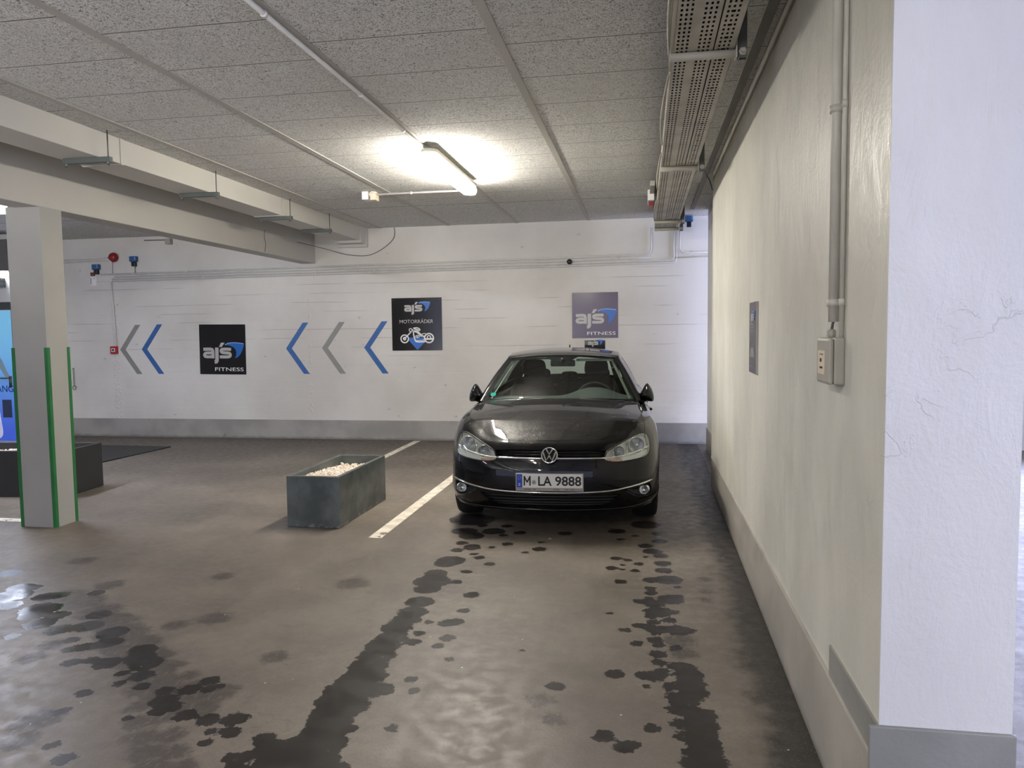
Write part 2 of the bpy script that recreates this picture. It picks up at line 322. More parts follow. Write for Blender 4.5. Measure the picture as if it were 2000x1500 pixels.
def stroke(bm, pts, w, y0, y1, k=5, flat=True):
    """a ribbon of width w along a 2D path"""
    pts = smooth2(pts, k) if k > 1 else pts; L = []; R_ = []
    for i, p in enumerate(pts):
        a = np.array(pts[max(i-1, 0)]); b = np.array(pts[min(i+1, len(pts)-1)]); t = b-a; t = t/(np.linalg.norm(t)+1e-9); nn = np.array([-t[1], t[0]])
        L.append(np.array(p)+nn*w/2); R_.append(np.array(p)-nn*w/2)
    v = [[bm.verts.new((q[0], y, q[1])) for q in S] for y in (y0, y1) for S in (L, R_)]
    for i in range(len(pts)-1):
        bm.faces.new((v[0][i], v[1][i], v[1][i+1], v[0][i+1])); bm.faces.new((v[2][i], v[2][i+1], v[3][i+1], v[3][i]))
        bm.faces.new((v[0][i], v[0][i+1], v[2][i+1], v[2][i])); bm.faces.new((v[1][i], v[3][i], v[3][i+1], v[1][i+1]))
    for i in (0, len(pts)-1): bm.faces.new((v[0][i], v[2][i], v[3][i], v[1][i]))
    return bm
def text_bm(s, width, height, bold=0.):
    """default-font lettering as flat polygons in (x, z), scaled to width x height, origin lower left"""
    cu = bpy.data.curves.new('t', 'FONT'); cu.body = s; cu.size = 1.; cu.offset = bold; cu.resolution_u = 3; cu.extrude = .01
    o = bpy.data.objects.new('t', cu); COL.objects.link(o); VL.update()
    me = bpy.data.meshes.new_from_object(o.evaluated_get(bpy.context.evaluated_depsgraph_get()))
    bpy.data.objects.remove(o); bpy.data.curves.remove(cu)
    bm = BM(); bm.from_mesh(me); bpy.data.meshes.remove(me)
    xs = [v.co.x for v in bm.verts]; ys = [v.co.y for v in bm.verts]; x0, x1, y0, y1 = min(xs), max(xs), min(ys), max(ys)
    for v in bm.verts: v.co = Vector(((v.co.x-x0)/(x1-x0)*width, -v.co.z*.1, (v.co.y-y0)/(y1-y0)*height))
    return bm
def shift(bm, dx, dy, dz):
    for v in bm.verts: v.co += Vector((dx, dy, dz))
    return bm

# ---------------------------------------------------------------- the setting
bm = BM()
gx = np.round(np.arange(-7.0, .70, .02), 3); gy = np.round(np.arange(1.2, 7.6, .02), 3)
WET=[(-1.37,5.19,0.092),(-1.39,5.12,0.073),(-1.4,4.89,0.07),(-1.38,4.73,0.11),(-1.37,4.58,0.075),(-1.35,4.35,0.079),(-1.34,4.18,0.076),(-1.34,4.06,0.074),(-1.36,3.94,0.079),(-1.34,3.8,0.077),(-1.35,3.7,0.082),(-1.34,3.57,0.086),(-1.34,3.45,0.083),(-1.32,3.34,0.092),(-1.34,3.26,0.085),(-1.35,3.18,0.089),(-1.33,3.09,0.103),(-1.32,3,0.09),(-1.31,2.91,0.087),(-1.3,2.83,0.085),(-1.31,2.75,0.083),(-1.33,2.69,0.091),(-1.36,2.63,0.11),(-1.45,2.67,0.061),(-1.52,2.74,0.041),(-1.37,2.58,0.098),(-1.27,2.61,0.089),(-1.21,2.65,0.049),(-1.14,2.59,0.038),(-1.23,2.76,0.052),(-1.21,2.87,0.032),(-1.2,3.22,0.059),(-1.24,3.06,0.046),(-1.19,4.95,0.026),(-1.22,4.74,0.034),(-1.06,4.51,0.04),(-1.05,4.24,0.027),(-1.05,4.07,0.04),(-1.1,4.04,0.04),(-1.2,4.04,0.021),(-1.21,3.88,0.028),(-1.21,3.76,0.035),(-1.04,3.84,0.034),(-1.06,3.73,0.024),(-0.96,3.58,0.019),(-1.09,3.34,0.025),(-1.04,3.23,0.019),(-1.03,2.9,0.023),(-1.18,5.28,0.028),(-1.07,5.14,0.027),(-1.3,5.56,0.055),(-1.39,5.45,0.042),(-1.4,5.65,0.044),(-2.9,3.65,0.072),(-2.83,3.52,0.063),(-2.89,3.46,0.048),(-2.96,3.42,0.041),(-3.05,3.52,0.035),(-2.84,3.27,0.039),(-2.77,3.31,0.033),(-2.66,3.29,0.059),(-2.5,3.2,0.028),(-2.44,3.1,0.025),(-2.58,3.46,0.062),(-2.46,3.32,0.072),(-2.39,3.19,0.049),(-2.31,3.09,0.034),(-2.53,3.37,0.066),(-2.18,3.06,0.036),(-2.12,2.97,0.053),(-2.09,2.89,0.039),(-2.05,2.93,0.034),(-2.07,3.09,0.045),(-2.03,3.19,0.036),(-1.99,3.11,0.03),(-1.96,3.14,0.023),(-1.95,2.87,0.042),(-1.83,2.85,0.044),(-1.72,2.87,0.047),(-1.68,2.77,0.037),(-1.76,2.76,0.019),(-1.74,2.68,0.022),(-2.54,2.99,0.032),(-2.18,2.81,0.019),(-2.51,2.82,0.025),(-2.54,2.79,0.017),(-1.58,2.6,0.028),(-1.52,2.62,0.03),(-1.53,2.55,0.029),(-2.22,2.49,0.035),(-2.34,2.57,0.025),(-4.37,4.49,0.074),(-3.96,4.1,0.1),(-3.96,4.25,0.051),(-3.84,3.94,0.065),(-3.59,3.91,0.102),(-3.56,3.83,0.078),(-3.73,4.11,0.067),(-3.67,4.14,0.059),(-3.41,3.7,0.075),(-3.23,3.64,0.066),(-3.42,3.52,0.035),(-4.04,4.24,0.069),(-4.03,4,0.131),(-4.48,4.42,0.108),(-3.41,3.83,0.062),(-3.11,3.71,0.074),(-3.17,3.88,0.062),(-3.46,4.22,0.042),(0.01,6.39,0.108),(0.12,6.11,0.051),(0.12,5.89,0.049),(0.01,5.75,0.048),(0.06,5.61,0.061),(0.12,5.5,0.046),(0.13,5.32,0.051),(0.13,5.16,0.049),(0.16,4.97,0.078),(0.05,4.95,0.048),(0.21,4.83,0.017),(0.04,4.79,0.029),(0.04,4.7,0.034),(0.16,4.6,0.067),(0.21,4.66,0.023),(0.03,4.59,0.028),(0.06,4.51,0.055),(-0.03,4.54,0.03),(0.08,4.38,0.07),(0.17,4.39,0.026),(0.04,4.3,0.029),(0.14,4.26,0.031),(-0.03,4.16,0.028),(0.05,4.21,0.028),(0.04,4.12,0.04),(0.1,4.12,0.04),(0.18,4.12,0.06),(0.24,4.12,0.028),(0.06,4.07,0.027),(-0.1,4.08,0.025),(-0.04,3.91,0.027),(0.06,3.97,0.033),(0.07,3.9,0.024),(0.16,3.88,0.027),(0.07,3.79,0.037),(0.07,3.69,0.029),(0.15,3.66,0.036),(0.19,3.65,0.053),(0.21,3.57,0.061),(0.21,3.48,0.06),(0.22,3.4,0.058),(-0,3.54,0.037),(0.05,3.54,0.043),(0.08,3.59,0.031),(0.12,3.44,0.03),(0.13,3.35,0.032),(0.15,3.31,0.04),(0.19,3.33,0.049),(0.13,3.23,0.031),(0.17,3.23,0.048),(0.23,3.19,0.066),(0.23,3.11,0.064),(0.14,3.11,0.03),(0.22,3.04,0.059),(0.14,3.01,0.02),(0.23,2.97,0.058),(0.23,2.9,0.064),(0.24,2.84,0.062),(0.19,2.9,0.036),(0.18,2.82,0.041),(0.24,2.76,0.061),(-0.14,3.54,0.038),(-0.4,3.37,0.035),(-0.16,2.97,0.036),(-0.08,2.9,0.032),(-0.04,2.92,0.026),(0.03,3.06,0.027),(-0.15,4.89,0.033),(-0.2,5.4,0.035),(-0.12,5.37,0.026),(-0.15,5.25,0.015),(-0.22,5.17,0.033),(-0.15,5.15,0.015),(-0.06,5.13,0.025),(-0.04,5.29,0.028),(0.01,5.46,0.016),(-0.22,6.15,0.06),(-0.18,5.91,0.025),(-0.07,6.03,0.022),(-0.63,6.03,0.049),(-1,6,0.045),(-1.22,6.02,0.084),(-1.04,5.66,0.037),(-1.12,5.91,0.03),(-0.78,5.56,0.044),(-1.29,5.53,0.053),(-1.14,5.56,0.021),(-1.18,5.29,0.034),(-1.08,5.15,0.032),(-1.21,4.96,0.025),(-1.06,4.51,0.043),(-1.04,4.25,0.022),(-0.79,5.75,0.022),(-0.2,4.32,0.013),(0.01,3.43,0.013),(-0.62,3.74,0.011),(-0.87,5.46,0.02),(-1.24,5.37,0.024),(-1.14,6.2,0.039),(-1.35,6.19,0.039),(-1.49,6.39,0.178),(-1.37,5.86,0.09),(-1.46,5.99,0.092)]
DAMP=[(-3.62,4.13,0.099),(-3.43,4.06,0.097),(-3.21,3.92,0.093),(-3.02,3.78,0.098),(-2.86,3.66,0.101),(-2.69,3.51,0.104),(-2.53,3.37,0.106),(-2.39,3.24,0.095),(-2.26,3.12,0.086),(-2.14,3.03,0.077),(-2.02,2.96,0.07),(-2.42,3.18,0.017),(-2.31,3.04,0.019),(-2.21,2.91,0.021),(-2.11,2.79,0.029),(-2.02,2.68,0.035),(-1.93,2.58,0.039),(-1.84,2.49,0.039),(-2.04,2.85,0.029),(-1.92,2.71,0.027),(-1.82,2.6,0.028),(-1.74,2.5,0.033),(-2.94,3.83,0.021),(-2.75,3.67,0.023),(-2.6,3.55,0.025),(-2.43,3.42,0.024),(-2.3,3.31,0.023),(-2.17,3.22,0.025),(-2.07,3.15,0.026),(-1.91,3.1,0.036),(-1.94,3.04,0.047),(-1.92,2.93,0.046),(-2.83,4.64,0.046),(-2.45,3.92,0.058),(-2.62,3.8,0.037),(-1.85,3.48,0.036),(-3.48,4.37,0.055),(-2.56,2.74,0.056),(-2.5,2.58,0.04),(-4.07,4.83,0.059),(-3.11,3.45,0.028),(-3.09,3.29,0.033),(-1.88,4.61,0.068),(0.18,3.98,0.049),(0.2,3.82,0.037),(-0.45,3.23,0.027),(-0.38,3.07,0.019),(0.39,5,0.017),(0.38,4.78,0.015),(0.37,4.62,0.013)]
def sdf(blobs, P):
    d = np.full(len(P), .5)
    for x, y, r in blobs:
        d = np.minimum(d, np.hypot(P[:, 0]-x, P[:, 1]-y)-r*1.10-.007)
    return d
GX, GY = np.meshgrid(gx, gy, indexing='ij'); P2 = np.stack([GX.ravel(), GY.ravel()], 1); nx, ny = len(gx), len(gy)
verts = np.concatenate([P2, np.zeros((len(P2), 1))], 1); idx = np.arange(nx*ny).reshape(nx, ny)
F = np.stack([idx[:-1, :-1], idx[1:, :-1], idx[1:, 1:], idx[:-1, 1:]], -1).reshape(-1, 4)
ext = []
X0, X1, Y0, Y1 = gx[0], gx[-1], gy[0], gy[-1]
for a in ((-15, X0, -9, 14), (X1, 9, -9, 14), (X0, X1, -9, Y0), (X0, X1, Y1, 14)):
    k = nx*ny+len(ext); ext += [(a[0], a[2], 0), (a[1], a[2], 0), (a[1], a[3], 0), (a[0], a[3], 0)]
V = np.concatenate([verts, np.array(ext, float)]); nE = len(ext)
faces = [tuple(int(i) for i in f) for f in F] + [tuple(nx*ny+4*i+j for j in range(4)) for i in range(4)]
me = bpy.data.meshes.new('floor'); me.from_pydata(V.tolist(), [], faces); me.update()
for nm, bl in (('wet', WET), ('damp', DAMP)):
    at = me.attributes.new(nm, 'FLOAT', 'POINT'); at.data.foreach_set('value', np.concatenate([sdf(bl, P2), np.full(nE, .5)]).astype('f'))
floor = link('floor', me, M['floor']); tag(floor, kind='structure')
def struct(name, bm, m_, parent=None, **k):
    o = obj(name, bm, m_, parent, **k)
    if parent is None: o['kind'] = 'structure'
    return o
CZ = 3.24
struct('ceiling', box(BM(), -15, 9, -9, 14, CZ, CZ+.2), M['ceil'])
struct('wall_back', box(BM(), -9.62, 5.0, 11.1, 11.3, 0, CZ), M['wallb'])
struct('baseboard_back', box(BM(), -9.62, 5.0, 11.088, 11.1, 0, .305), M['plinth'], bevel=.003)
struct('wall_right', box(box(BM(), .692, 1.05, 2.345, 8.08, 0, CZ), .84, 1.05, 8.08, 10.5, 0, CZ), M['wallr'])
struct('trim_1', box(BM(), .690, 1.052, 2.338, 2.346, 0, CZ), M['pier'])
bm = BM()
vv = [bm.verts.new(c_) for c_ in ((.648, 2.33, 0), (.692, 8.09, 0), (.84, 8.09, 0), (.84, 2.33, 0), (.676, 2.33, .334), (.688, 8.09, .318), (.84, 8.09, .318), (.84, 2.33, .334))]
for f in ((0, 1, 5, 4), (1, 2, 6, 5), (2, 3, 7, 6), (3, 0, 4, 7), (4, 5, 6, 7), (0, 3, 2, 1)): bm.faces.new([vv[i] for i in f])
struct('baseboard_right', bm, M['plinthr'], bevel=.006)
struct('trim_2', box(BM(), .684, .70, 2.34, 2.93, .30, .447), M['plinthd'])
struct('trim_3', box(BM(), .66, 1.06, 2.325, 2.34, 0, .45), M['plinthd'], bevel=.004)
struct('trim_4', box(BM(), .828, .85, 8.08, 10.51, 0, .318), M['plinth'])
struct('wall_left', box(box(BM(), -15, -9.62, 10.3, 10.5, 2.2, CZ), -9.62, -9.56, 10.3, 11.3, 0, CZ), M['wallb'])
struct('wall_front', box(box(BM(), -15, -14.8, -9, 10.3, 0, CZ), -15, -9.0, -9.2, -9, 0, CZ), M['wallb'])
# side pier and lintel that frame the daylight opening of the next bay
struct('wall_side', box(box(BM(), 4.9, 5.1, 10.9, 14, 0, CZ), 4.9, 5.1, .2, 3.2, 0, CZ), M['wallb'])
for i, x in enumerate((-.79, -1.84, -2.87, -3.93)):
    struct('trim_%d' % (5+i), box(BM(), x-.026, x+.026, -8, 11.09, CZ-.006, CZ+.01), M['beam'])
struct('trim_9', box(BM(), .60, .655, -8, 10.4, CZ-.012, CZ+.01), nmat('grey_edge_trim', (120, 116, 108), .6))
struct('ceiling_beam', box(BM(), -5.24, -5.0, -8, 11.1, 2.735, CZ+.01), M['beam'], bevel=.006)
col = struct('support_column', box(box(BM(), -5.33, -5.0, 5.665, 5.905, 1.556, 2.74), -5.336, -4.994, 5.659, 5.911, 0, 1.556), M['column'])
tag(col, 'white square column with green painted lower corners under the beam', None)
for (x, y) in ((-5.336, 5.659), (-4.994, 5.659), (-4.994, 5.911)):
    b_ = BM(); sx = 1 if x < -5.1 else -1; sy = 1 if y < 5.8 else -1; w_ = .028; e_ = .0035
    box(b_, min(x-sx*e_, x+sx*w_), max(x-sx*e_, x+sx*w_), min(y-sy*e_, y+sy*.004), max(y-sy*e_, y+sy*.004), 0, 1.552)
    box(b_, min(x-sx*e_, x+sx*.004), max(x-sx*e_, x+sx*.004), min(y+sy*.004, y+sy*w_), max(y+sy*.004, y+sy*w_), 0, 1.552)
    g = obj('corner_guard', b_, M['green'], col); g['label'] = 'green corner stripe'

# entrance door with a printed picture at the far left
dr = tag(empty('door_1', (-9.67, 10.3, 0)), 'blue backlit picture door with a lever handle at the far left', None, None, 'structure')
obj('frame', box(box(BM(), -.0, .11, -.03, .2, 0, 2.2), -3.4, .11, -.03, .2, 2.08, 2.2), M['steeld'], dr)
m = bpy.data.materials.new('blue_print'); m.use_nodes = True; n = NT(m); X, Y, Z = n.xyz(n.pos())
gr = n.step(Z, .05, 1.9); c = n.mix(gr, lin((66, 92, 196)), lin((112, 176, 212))); cl = n.step(n.noise(n.scale(n.pos(), (1, 1, .5)), 2.5, 4), .5, .75); c = n.mix(n.math('MULTIPLY', cl, .5), c, lin((190, 225, 245)))
n.put(c, n.b.inputs['Base Color']); n.put(c, n.b.inputs['Emission Color']); n.b.inputs['Emission Strength'].default_value = .30; n.b.inputs['Roughness'].default_value = .2
pp = obj('poster_panel', box(BM(), -3.3, 0, -.012, .02, .03, 2.07), m, dr)
def sil(name, poly, rgb, y=-.018):
    mm = mat(name+'_print', rgb, .3); mm.node_tree.nodes['Principled BSDF'].inputs['Emission Color'].default_value = lin(rgb); mm.node_tree.nodes['Principled BSDF'].inputs['Emission Strength'].default_value = .15
    return obj(name, prism(BM(), smooth2(poly, 4, True), y, -.012), mm, dr)
sil('figure_head', [(-.42, 1.98), (-.30, 1.92), (-.26, 1.78), (-.33, 1.66), (-.46, 1.62), (-.55, 1.78)], (70, 96, 84))
sil('figure_arm', [(-.60, 1.46), (-.36, 1.44), (-.24, 1.33), (-.16, 1.16), (-.10, 1.04), (-.13, 1.00), (-.20, 1.08), (-.30, 1.24), (-.36, 1.30), (-.34, 1.02), (-.60, 1.0)], (120, 140, 150))
sil('figure_trousers', [(-.60, 1.02), (-.36, 1.0), (-.34, .7), (-.30, .4), (-.28, .12), (-.42, .10), (-.60, .5)], (214, 214, 240))
t_ = text_bm('GANG', .40, .105); obj('lettering', shift(t_, -.44, -.02, .80), mat('navy_lettering', (34, 60, 130), .4), dr)
obj('logo_patch', box(BM(), -.25, -.09, -.02, -.012, .40, .68), mat('slate_patch', (62, 74, 104), .3), dr)
hb = BM(); tube(hb, [(-.24, -.09, 1.02), (-.08, -.09, 1.02)], .012); tube(hb, [(-.08, -.09, 1.02), (-.08, 0, 1.02)], .010); box(hb, -.10, -.06, -.03, -.01, .87, 1.05)
obj('handle', hb, M['steel'], dr, smooth=True)
def logo(bm_, bmb, bml, x0, z0, s, y0, y1):
    """the letters and the fin of the wall signs; drawn in 1115-unit wide coordinates, z down"""
    T = lambda L: [(x0+a*s, z0-b*s) for a, b in L]
    stroke(bm_, T([(205, 740), (390, 738), (430, 770), (436, 850), (436, 942)]), 72*s, y0, y1)
    stroke(bm_, T([(430, 822), (290, 822), (238, 845), (232, 880), (275, 906), (430, 904)]), 66*s, y0-.0003, y1)
    stroke(bm_, T([(532, 700), (533, 850), (531, 980), (512, 1014), (472, 1018)]), 84*s, y0, y1)
    prism(bm_, T([(640, 590), (730, 590), (652, 686), (588, 686)]), y0, y1)
    stroke(bm_, T([(878, 738), (740, 734), (655, 742), (636, 776), (660, 806), (740, 817), (830, 826), (858, 862), (832, 900), (740, 908), (602, 906)]), 68*s, y0, y1)
    prism(bmb, smooth2(T([(735, 640), (800, 605), (900, 590), (1040, 592), (1185, 610), (1165, 720), (1110, 830), (1050, 900), (975, 935), (1000, 860), (1000, 780), (960, 710), (880, 665), (800, 648)]), 3, True), y0, y1)
    stroke(bml, T([(735, 640), (800, 607), (900, 592), (1040, 594), (1183, 612)]), 16*s, y0-.0004, y1)
def fitness_sign(name, x0, x1, z0, z1, pm, label, tilt=0.):
    t = thing(name, label, 'sign', (x0, 11.1, z0)); w, h_ = x1-x0, z1-z0; t.rotation_euler = (0, tilt, 0)
    obj('panel', box(BM(), 0, w, -.008, -.001, 0, h_), pm, t)
    a, b, c_ = BM(), BM(), BM(); s = w/1115.; logo(a, b, c_, -.10*w*1.0+0.0, h_+.165*w*(1.0), s, -.0105, -.008)
    obj('lettering', a, M['lgrey'], t); obj('blue_emblem', b, M['lblue'], t); obj('emblem_highlight', c_, M['llblue'], t)
    obj('caption', shift(text_bm('FITNESS', .62*w, .072*w, .0), .33*w, -.0085, .065*w), M['lwhite'], t)
    bb = BM()
    for sx in (.04, .96):
        for sz in (.04, .96): lathe(bb, [(0, .004), (.005, .003), (.006, 0)], 8, Matrix.Translation((sx*w, -.008, sz*h_)) @ Matrix.Rotation(PI/2, 4, 'X'))
    obj_each('screw', bb, M['steel'], t); return t
fitness_sign('fitness_sign', -7.017, -6.222, 1.03, 1.823, M['signk'], 'square black gym sign between grey and blue arrows, left of the motorcycle sign', 0.012)
fitness_sign('fitness_sign', -1.037, -.372, 1.54, 2.20, M['signp'], 'square black gym sign with a painted plum reflection high behind the black car')
t = thing('small_sign', 'small black sign just above the roof of the car', 'sign', (-.857, 11.1, 1.29))
obj('panel', box(BM(), 0, .298, -.008, -.001, 0, .215), M['signk'], t); a, b, c_ = BM(), BM(), BM(); logo(a, b, c_, .005, .355, .00022, -.0105, -.008)
obj('lettering', a, M['lgrey'], t); obj('blue_emblem', b, M['lblue'], t); obj('emblem_highlight', c_, M['llblue'], t)
# motorcycle parking sign
t = thing('motorcycle_sign', 'black sign with a white motorcycle outline beside the middle arrows', 'sign', (-3.788, 11.1, 1.38))
W_ = .786; H_ = .795; obj('panel', box(BM(), 0, W_, -.008, -.001, 0, H_), M['signk'], t)
S_ = W_/1225.; T = lambda L: [((x_-75)*S_, H_-(z_-145)*S_*.985) for x_, z_ in L]
a, b, c_ = BM(), BM(), BM(); logo(a, b, c_, .12, .795+.18, .00041, -.0105, -.008)
obj('lettering', a, M['lgrey'], t); obj('blue_emblem', b, M['lblue'], t); obj('emblem_highlight', c_, M['llblue'], t)
obj('caption', shift(text_bm('MOTORR\u00c4DER', .53, .066, .002), .122, -.0085, .412), M['lgrey'], t)
obj('arrow_mark', prism(BM(), T([(470, 1095), (890, 1095), (860, 1220), (695, 1395), (500, 1180)]), -.0095, -.008), M['lblue'], t)
a = BM()
def ring2(cx, cy, r, w): stroke(a, T([(cx+r*math.cos(k*PI/12), cy+r*math.sin(k*PI/12)) for k in range(25)]), w*S_, -.012, -.008, 1)
ring2(383, 1122, 92, 30); ring2(383, 1118, 30, 26); ring2(980, 1110, 108, 32); ring2(980, 1090, 40, 24); ring2(383, 1122, 10, 14)
for L, w in (([(400, 1100), (480, 1020), (600, 900)], 30), ([(500, 885), (555, 880), (560, 935), (510, 940), (500, 890)], 18), ([(600, 870), (690, 860), (760, 900), (745, 925), (690, 905), (620, 880)], 26),
             ([(600, 950), (610, 1040), (640, 1150), (690, 1195), (880, 1195)], 30), ([(620, 930), (700, 950), (770, 1010), (830, 1060), (890, 1075)], 32), ([(600, 940), (700, 985), (760, 1040), (800, 1075)], 18),
             ([(790, 1020), (860, 1000), (900, 1000)], 18), ([(640, 1070), (700, 1040), (760, 1075)], 18), ([(650, 1095), (700, 1075), (740, 1100)], 14), ([(690, 1040), (700, 1110)], 30), ([(900, 1130), (1000, 1130), (1095, 1130)], 40), ([(840, 1160), (900, 1120)], 20), ([(660, 1165), (840, 1165)], 14)):
    stroke(a, T(L), w*S_, -.0125, -.008, 3)
obj('motorcycle_outline', a, M['lwhite'], t)
bb = BM()
for sx in (.03, .75):
    for sz in (.03, .77): lathe(bb, [(0, .004), (.005, .003), (.006, 0)], 8, Matrix.Translation((sx, -.008, sz)) @ Matrix.Rotation(PI/2, 4, 'X'))
obj_each('screw', bb, M['steel'], t)
# sign on the right-hand wall, seen at a slant
t = thing('parking_notice', 'narrow looking plum notice seen edge-on upon the right wall', 'sign', (.692, 5.175, 1.357)); t.rotation_euler = (0, 0, -PI/2)
obj('panel', box(BM(), 0, .315, -.012, -.001, 0, .448), M['signg'], t); obj('panel_edge', box(BM(), .315, .319, -.013, 0, 0, .448), M['lgrey'], t)
a, b, c_ = BM(), BM(), BM(); logo(a, b, c_, .05, .50, .00018, -.0145, -.012); obj('lettering', a, M['lgrey'], t); obj('blue_emblem', b, M['lblue'], t); obj('emblem_highlight', c_, M['llblue'], t)
a = BM()
for i, (w, z) in enumerate(((.17, .305), (.19, .285), (.19, .262))): box(a, .05, .05+w, -.0135, -.012, z, z+.008)
for i, z in enumerate((.07, .055, .04)): box(a, .04, .25, -.0135, -.012, z, z+.003)
prism(a, [(.06, .10), (.07, .135), (.10, .16), (.20, .16), (.235, .135), (.25, .10)], -.0135, -.012); box(a, .05, .055, -.0135, -.012, .09, .2)
obj('pictogram', a, M['agrey'], t)
# painted chevrons
def chevron(x, x2, z, mt, label):
    """x: left tip; painted arrow pointing left"""
    bm_ = prism(BM(), [(x, z), (x+.29, z+.40), (x+.385, z+.40), (x+.098, z), (x+.385, z-.40), (x+.287, z-.40)], 11.0985, 11.1005)
    tag(obj('wall_arrow', bm_, mt), label, 'painted arrow', 'painted arrows on the far wall')
chevron(-8.437, 0, 1.432, M['agrey'], 'grey painted arrow beside the red fire alarm box')
chevron(-8.045, 0, 1.434, M['ablue'], 'blue painted arrow just left of the square gym sign')
chevron(-5.533, 0, 1.427, M['ablue'], 'blue painted arrow between the gym sign and the grey arrow')
chevron(-4.935, 0, 1.428, M['agrey'], 'grey painted arrow between two blue arrows')
chevron(-4.245, 0, 1.429, M['ablue'], 'blue painted arrow touching the left side of the motorcycle sign')
# floor markings and mat
tag(obj('parking_line', box(BM(), -2.185, -2.075, 5.70, 11.07, 0, .002), M['line']), 'white painted bay line beside the car, worn at its near end', 'parking line', 'painted bay lines')
tag(obj('parking_line', box(BM(), -3.46, -3.36, 8.4, 11.05, 0, .002), M['line']), 'white painted bay line running to the far wall behind the planter', 'parking line', 'painted bay lines')
tag(obj('parking_line', box(BM(), -7.2, -5.40, 5.80, 5.90, 0, .002), M['line']), 'short white painted line left of the column foot', 'parking line', 'painted bay lines')
bm = BM(); v = [bm.verts.new(c_) for c_ in ((-6.9, 10.08, 0), (-11.5, 10.2, 0), (-10.5, 8.2, 0), (-7.0, 8.36, 0), (-6.9, 10.08, .014), (-11.5, 10.2, .014), (-10.5, 8.2, .014), (-7.0, 8.36, .014))]
for f in ((0, 1, 2, 3), (7, 6, 5, 4), (0, 4, 5, 1), (1, 5, 6, 2), (2, 6, 7, 3), (3, 7, 4, 0)): bm.faces.new([v[i] for i in f])
tag(obj('rubber_mat', bm, M['mat']), 'black ribbed rubber mat lying before the entrance door', 'doormat')

# planters with pebbles
def planter(loc, rz, w, l, h_, mt, label, glabel, rnd, fill):
    t = thing('planter', label, 'planter', loc, rz, 'rectangular planters')
    b_ = BM(); th = .035
    o = [(0, 0), (w, 0), (w, l), (0, l)]; i_ = [(th, th), (w-th, th), (w-th, l-th), (th, l-th)]
    vo = [[b_.verts.new((x, y, z)) for x, y in o] for z in (.0, h_)]; vi = [[b_.verts.new((x, y, z)) for x, y in i_] for z in (h_, h_-.16)]
    for k in range(4):
        q = (k+1) % 4
        b_.faces.new((vo[0][k], vo[0][q], vo[1][q], vo[1][k])); b_.faces.new((vo[1][k], vo[1][q], vi[0][q], vi[0][k])); b_.faces.new((vi[0][k], vi[0][q], vi[1][q], vi[1][k]))
    b_.faces.new(vi[1]); b_.faces.new(vo[0][::-1]); obj('planter_box', b_, mt, t, bevel=.006)
    b_ = BM(); R = random.Random(rnd); z0 = h_-.16
    ico = bmesh.ops.create_icosphere
    for k in range(fill):
        x = R.uniform(th+.012, w-th-.012); y = R.uniform(th+.012, l-th-.012); r = R.uniform(.008, .016)
        zt = z0 + .085 + .03*math.sin(x*9)*math.sin(y*5) + R.uniform(-.022, .012)
        mx = Matrix.Translation((x, y, zt)) @ Matrix.Rotation(R.uniform(0, 6), 4, (R.random(), R.random(), R.random()+.1)) @ Matrix.Diagonal((r*R.uniform(.8, 1.3), r, r*R.uniform(.5, .9), 1))
        ico(b_, subdivisions=1, radius=1, matrix=mx)
    box(b_, th+.001, w-th-.001, th+.001, l-th-.001, z0+.001, z0+.06)
    g = obj('pebbles', b_, M['pebble']); g.location = loc; g.rotation_euler = (0, 0, rz); tag(g, glabel, 'pebbles', None, 'stuff')
    return t
planter((-3.0, 5.94, 0), -.005, .475, 1.14, .44, M['zinc'], 'zinc grey rectangular planter standing left of the white bay line', 'pale pebbles filling the zinc grey planter by the bay line', 3, 2600)
planter((-7.45, 6.62, 0), .09, 1.62, .62, .48, M['zincd'], 'dark planter half hidden behind the square column', 'pale pebbles in the dark planter behind the column', 5, 1800)

# ---------------------------------------------------------------- ceiling services
def luminaire(x, y, z, l, col_, k, label, conduit=False, axis='Y'):
    t = thing('ceiling_light', label, 'ceiling light', (x, y, z), 0, 'tube luminaires')
    w, h_ = .074, .055
    def cap(b_, w, z0, z1, l):
        prof = []
        for s_, yc in ((-1, -l/2+w), (1, l/2-w)):
            for j in range(9):
                a_ = -PI+PI*j/8 if s_ < 0 else PI*j/8
                prof.append((w*math.cos(a_), yc+w*math.sin(a_)))
        lo = [b_.verts.new((px*.84, py*(1-.01), z0)) for px, py in prof]; mi = [b_.verts.new((px, py, z0+(z1-z0)*.55)) for px, py in prof]; hi = [b_.verts.new((px, py, z1)) for px, py in prof]; n_ = len(prof)
        for A, B in ((lo, mi), (mi, hi)):
            for q in range(n_): b_.faces.new((A[q], A[(q+1) % n_], B[(q+1) % n_], B[q]))
        b_.faces.new(lo[::-1]); b_.faces.new(hi); return b_
    obj('diffuser', cap(BM(), w, -.085, -.038, l), emit('lit_diffuser', col_, k), t)
    obj('housing', cap(BM(), w-.001, -.038, .02, l-.002), M['boxgrey'], t)
    b_ = BM(); tube(b_, [(0, -l*.3, .03), (0, -l*.3, CZ-z)], .006); tube(b_, [(0, l*.3, .03), (0, l*.3, CZ-z)], .006); obj_each('hanger', b_, M['steel'], t)
    return t
luminaire(-1.80, 7.10, 3.17, 1.66, WARM, LAMP_POWER*1.25, 'long lit tube lamp under the ceiling above the car bonnet')
luminaire(-7.10, 6.72, 3.12, 1.66, COOL, LAMP_POWER*1.1, 'lit tube lamp cut off at the left edge behind the beam')
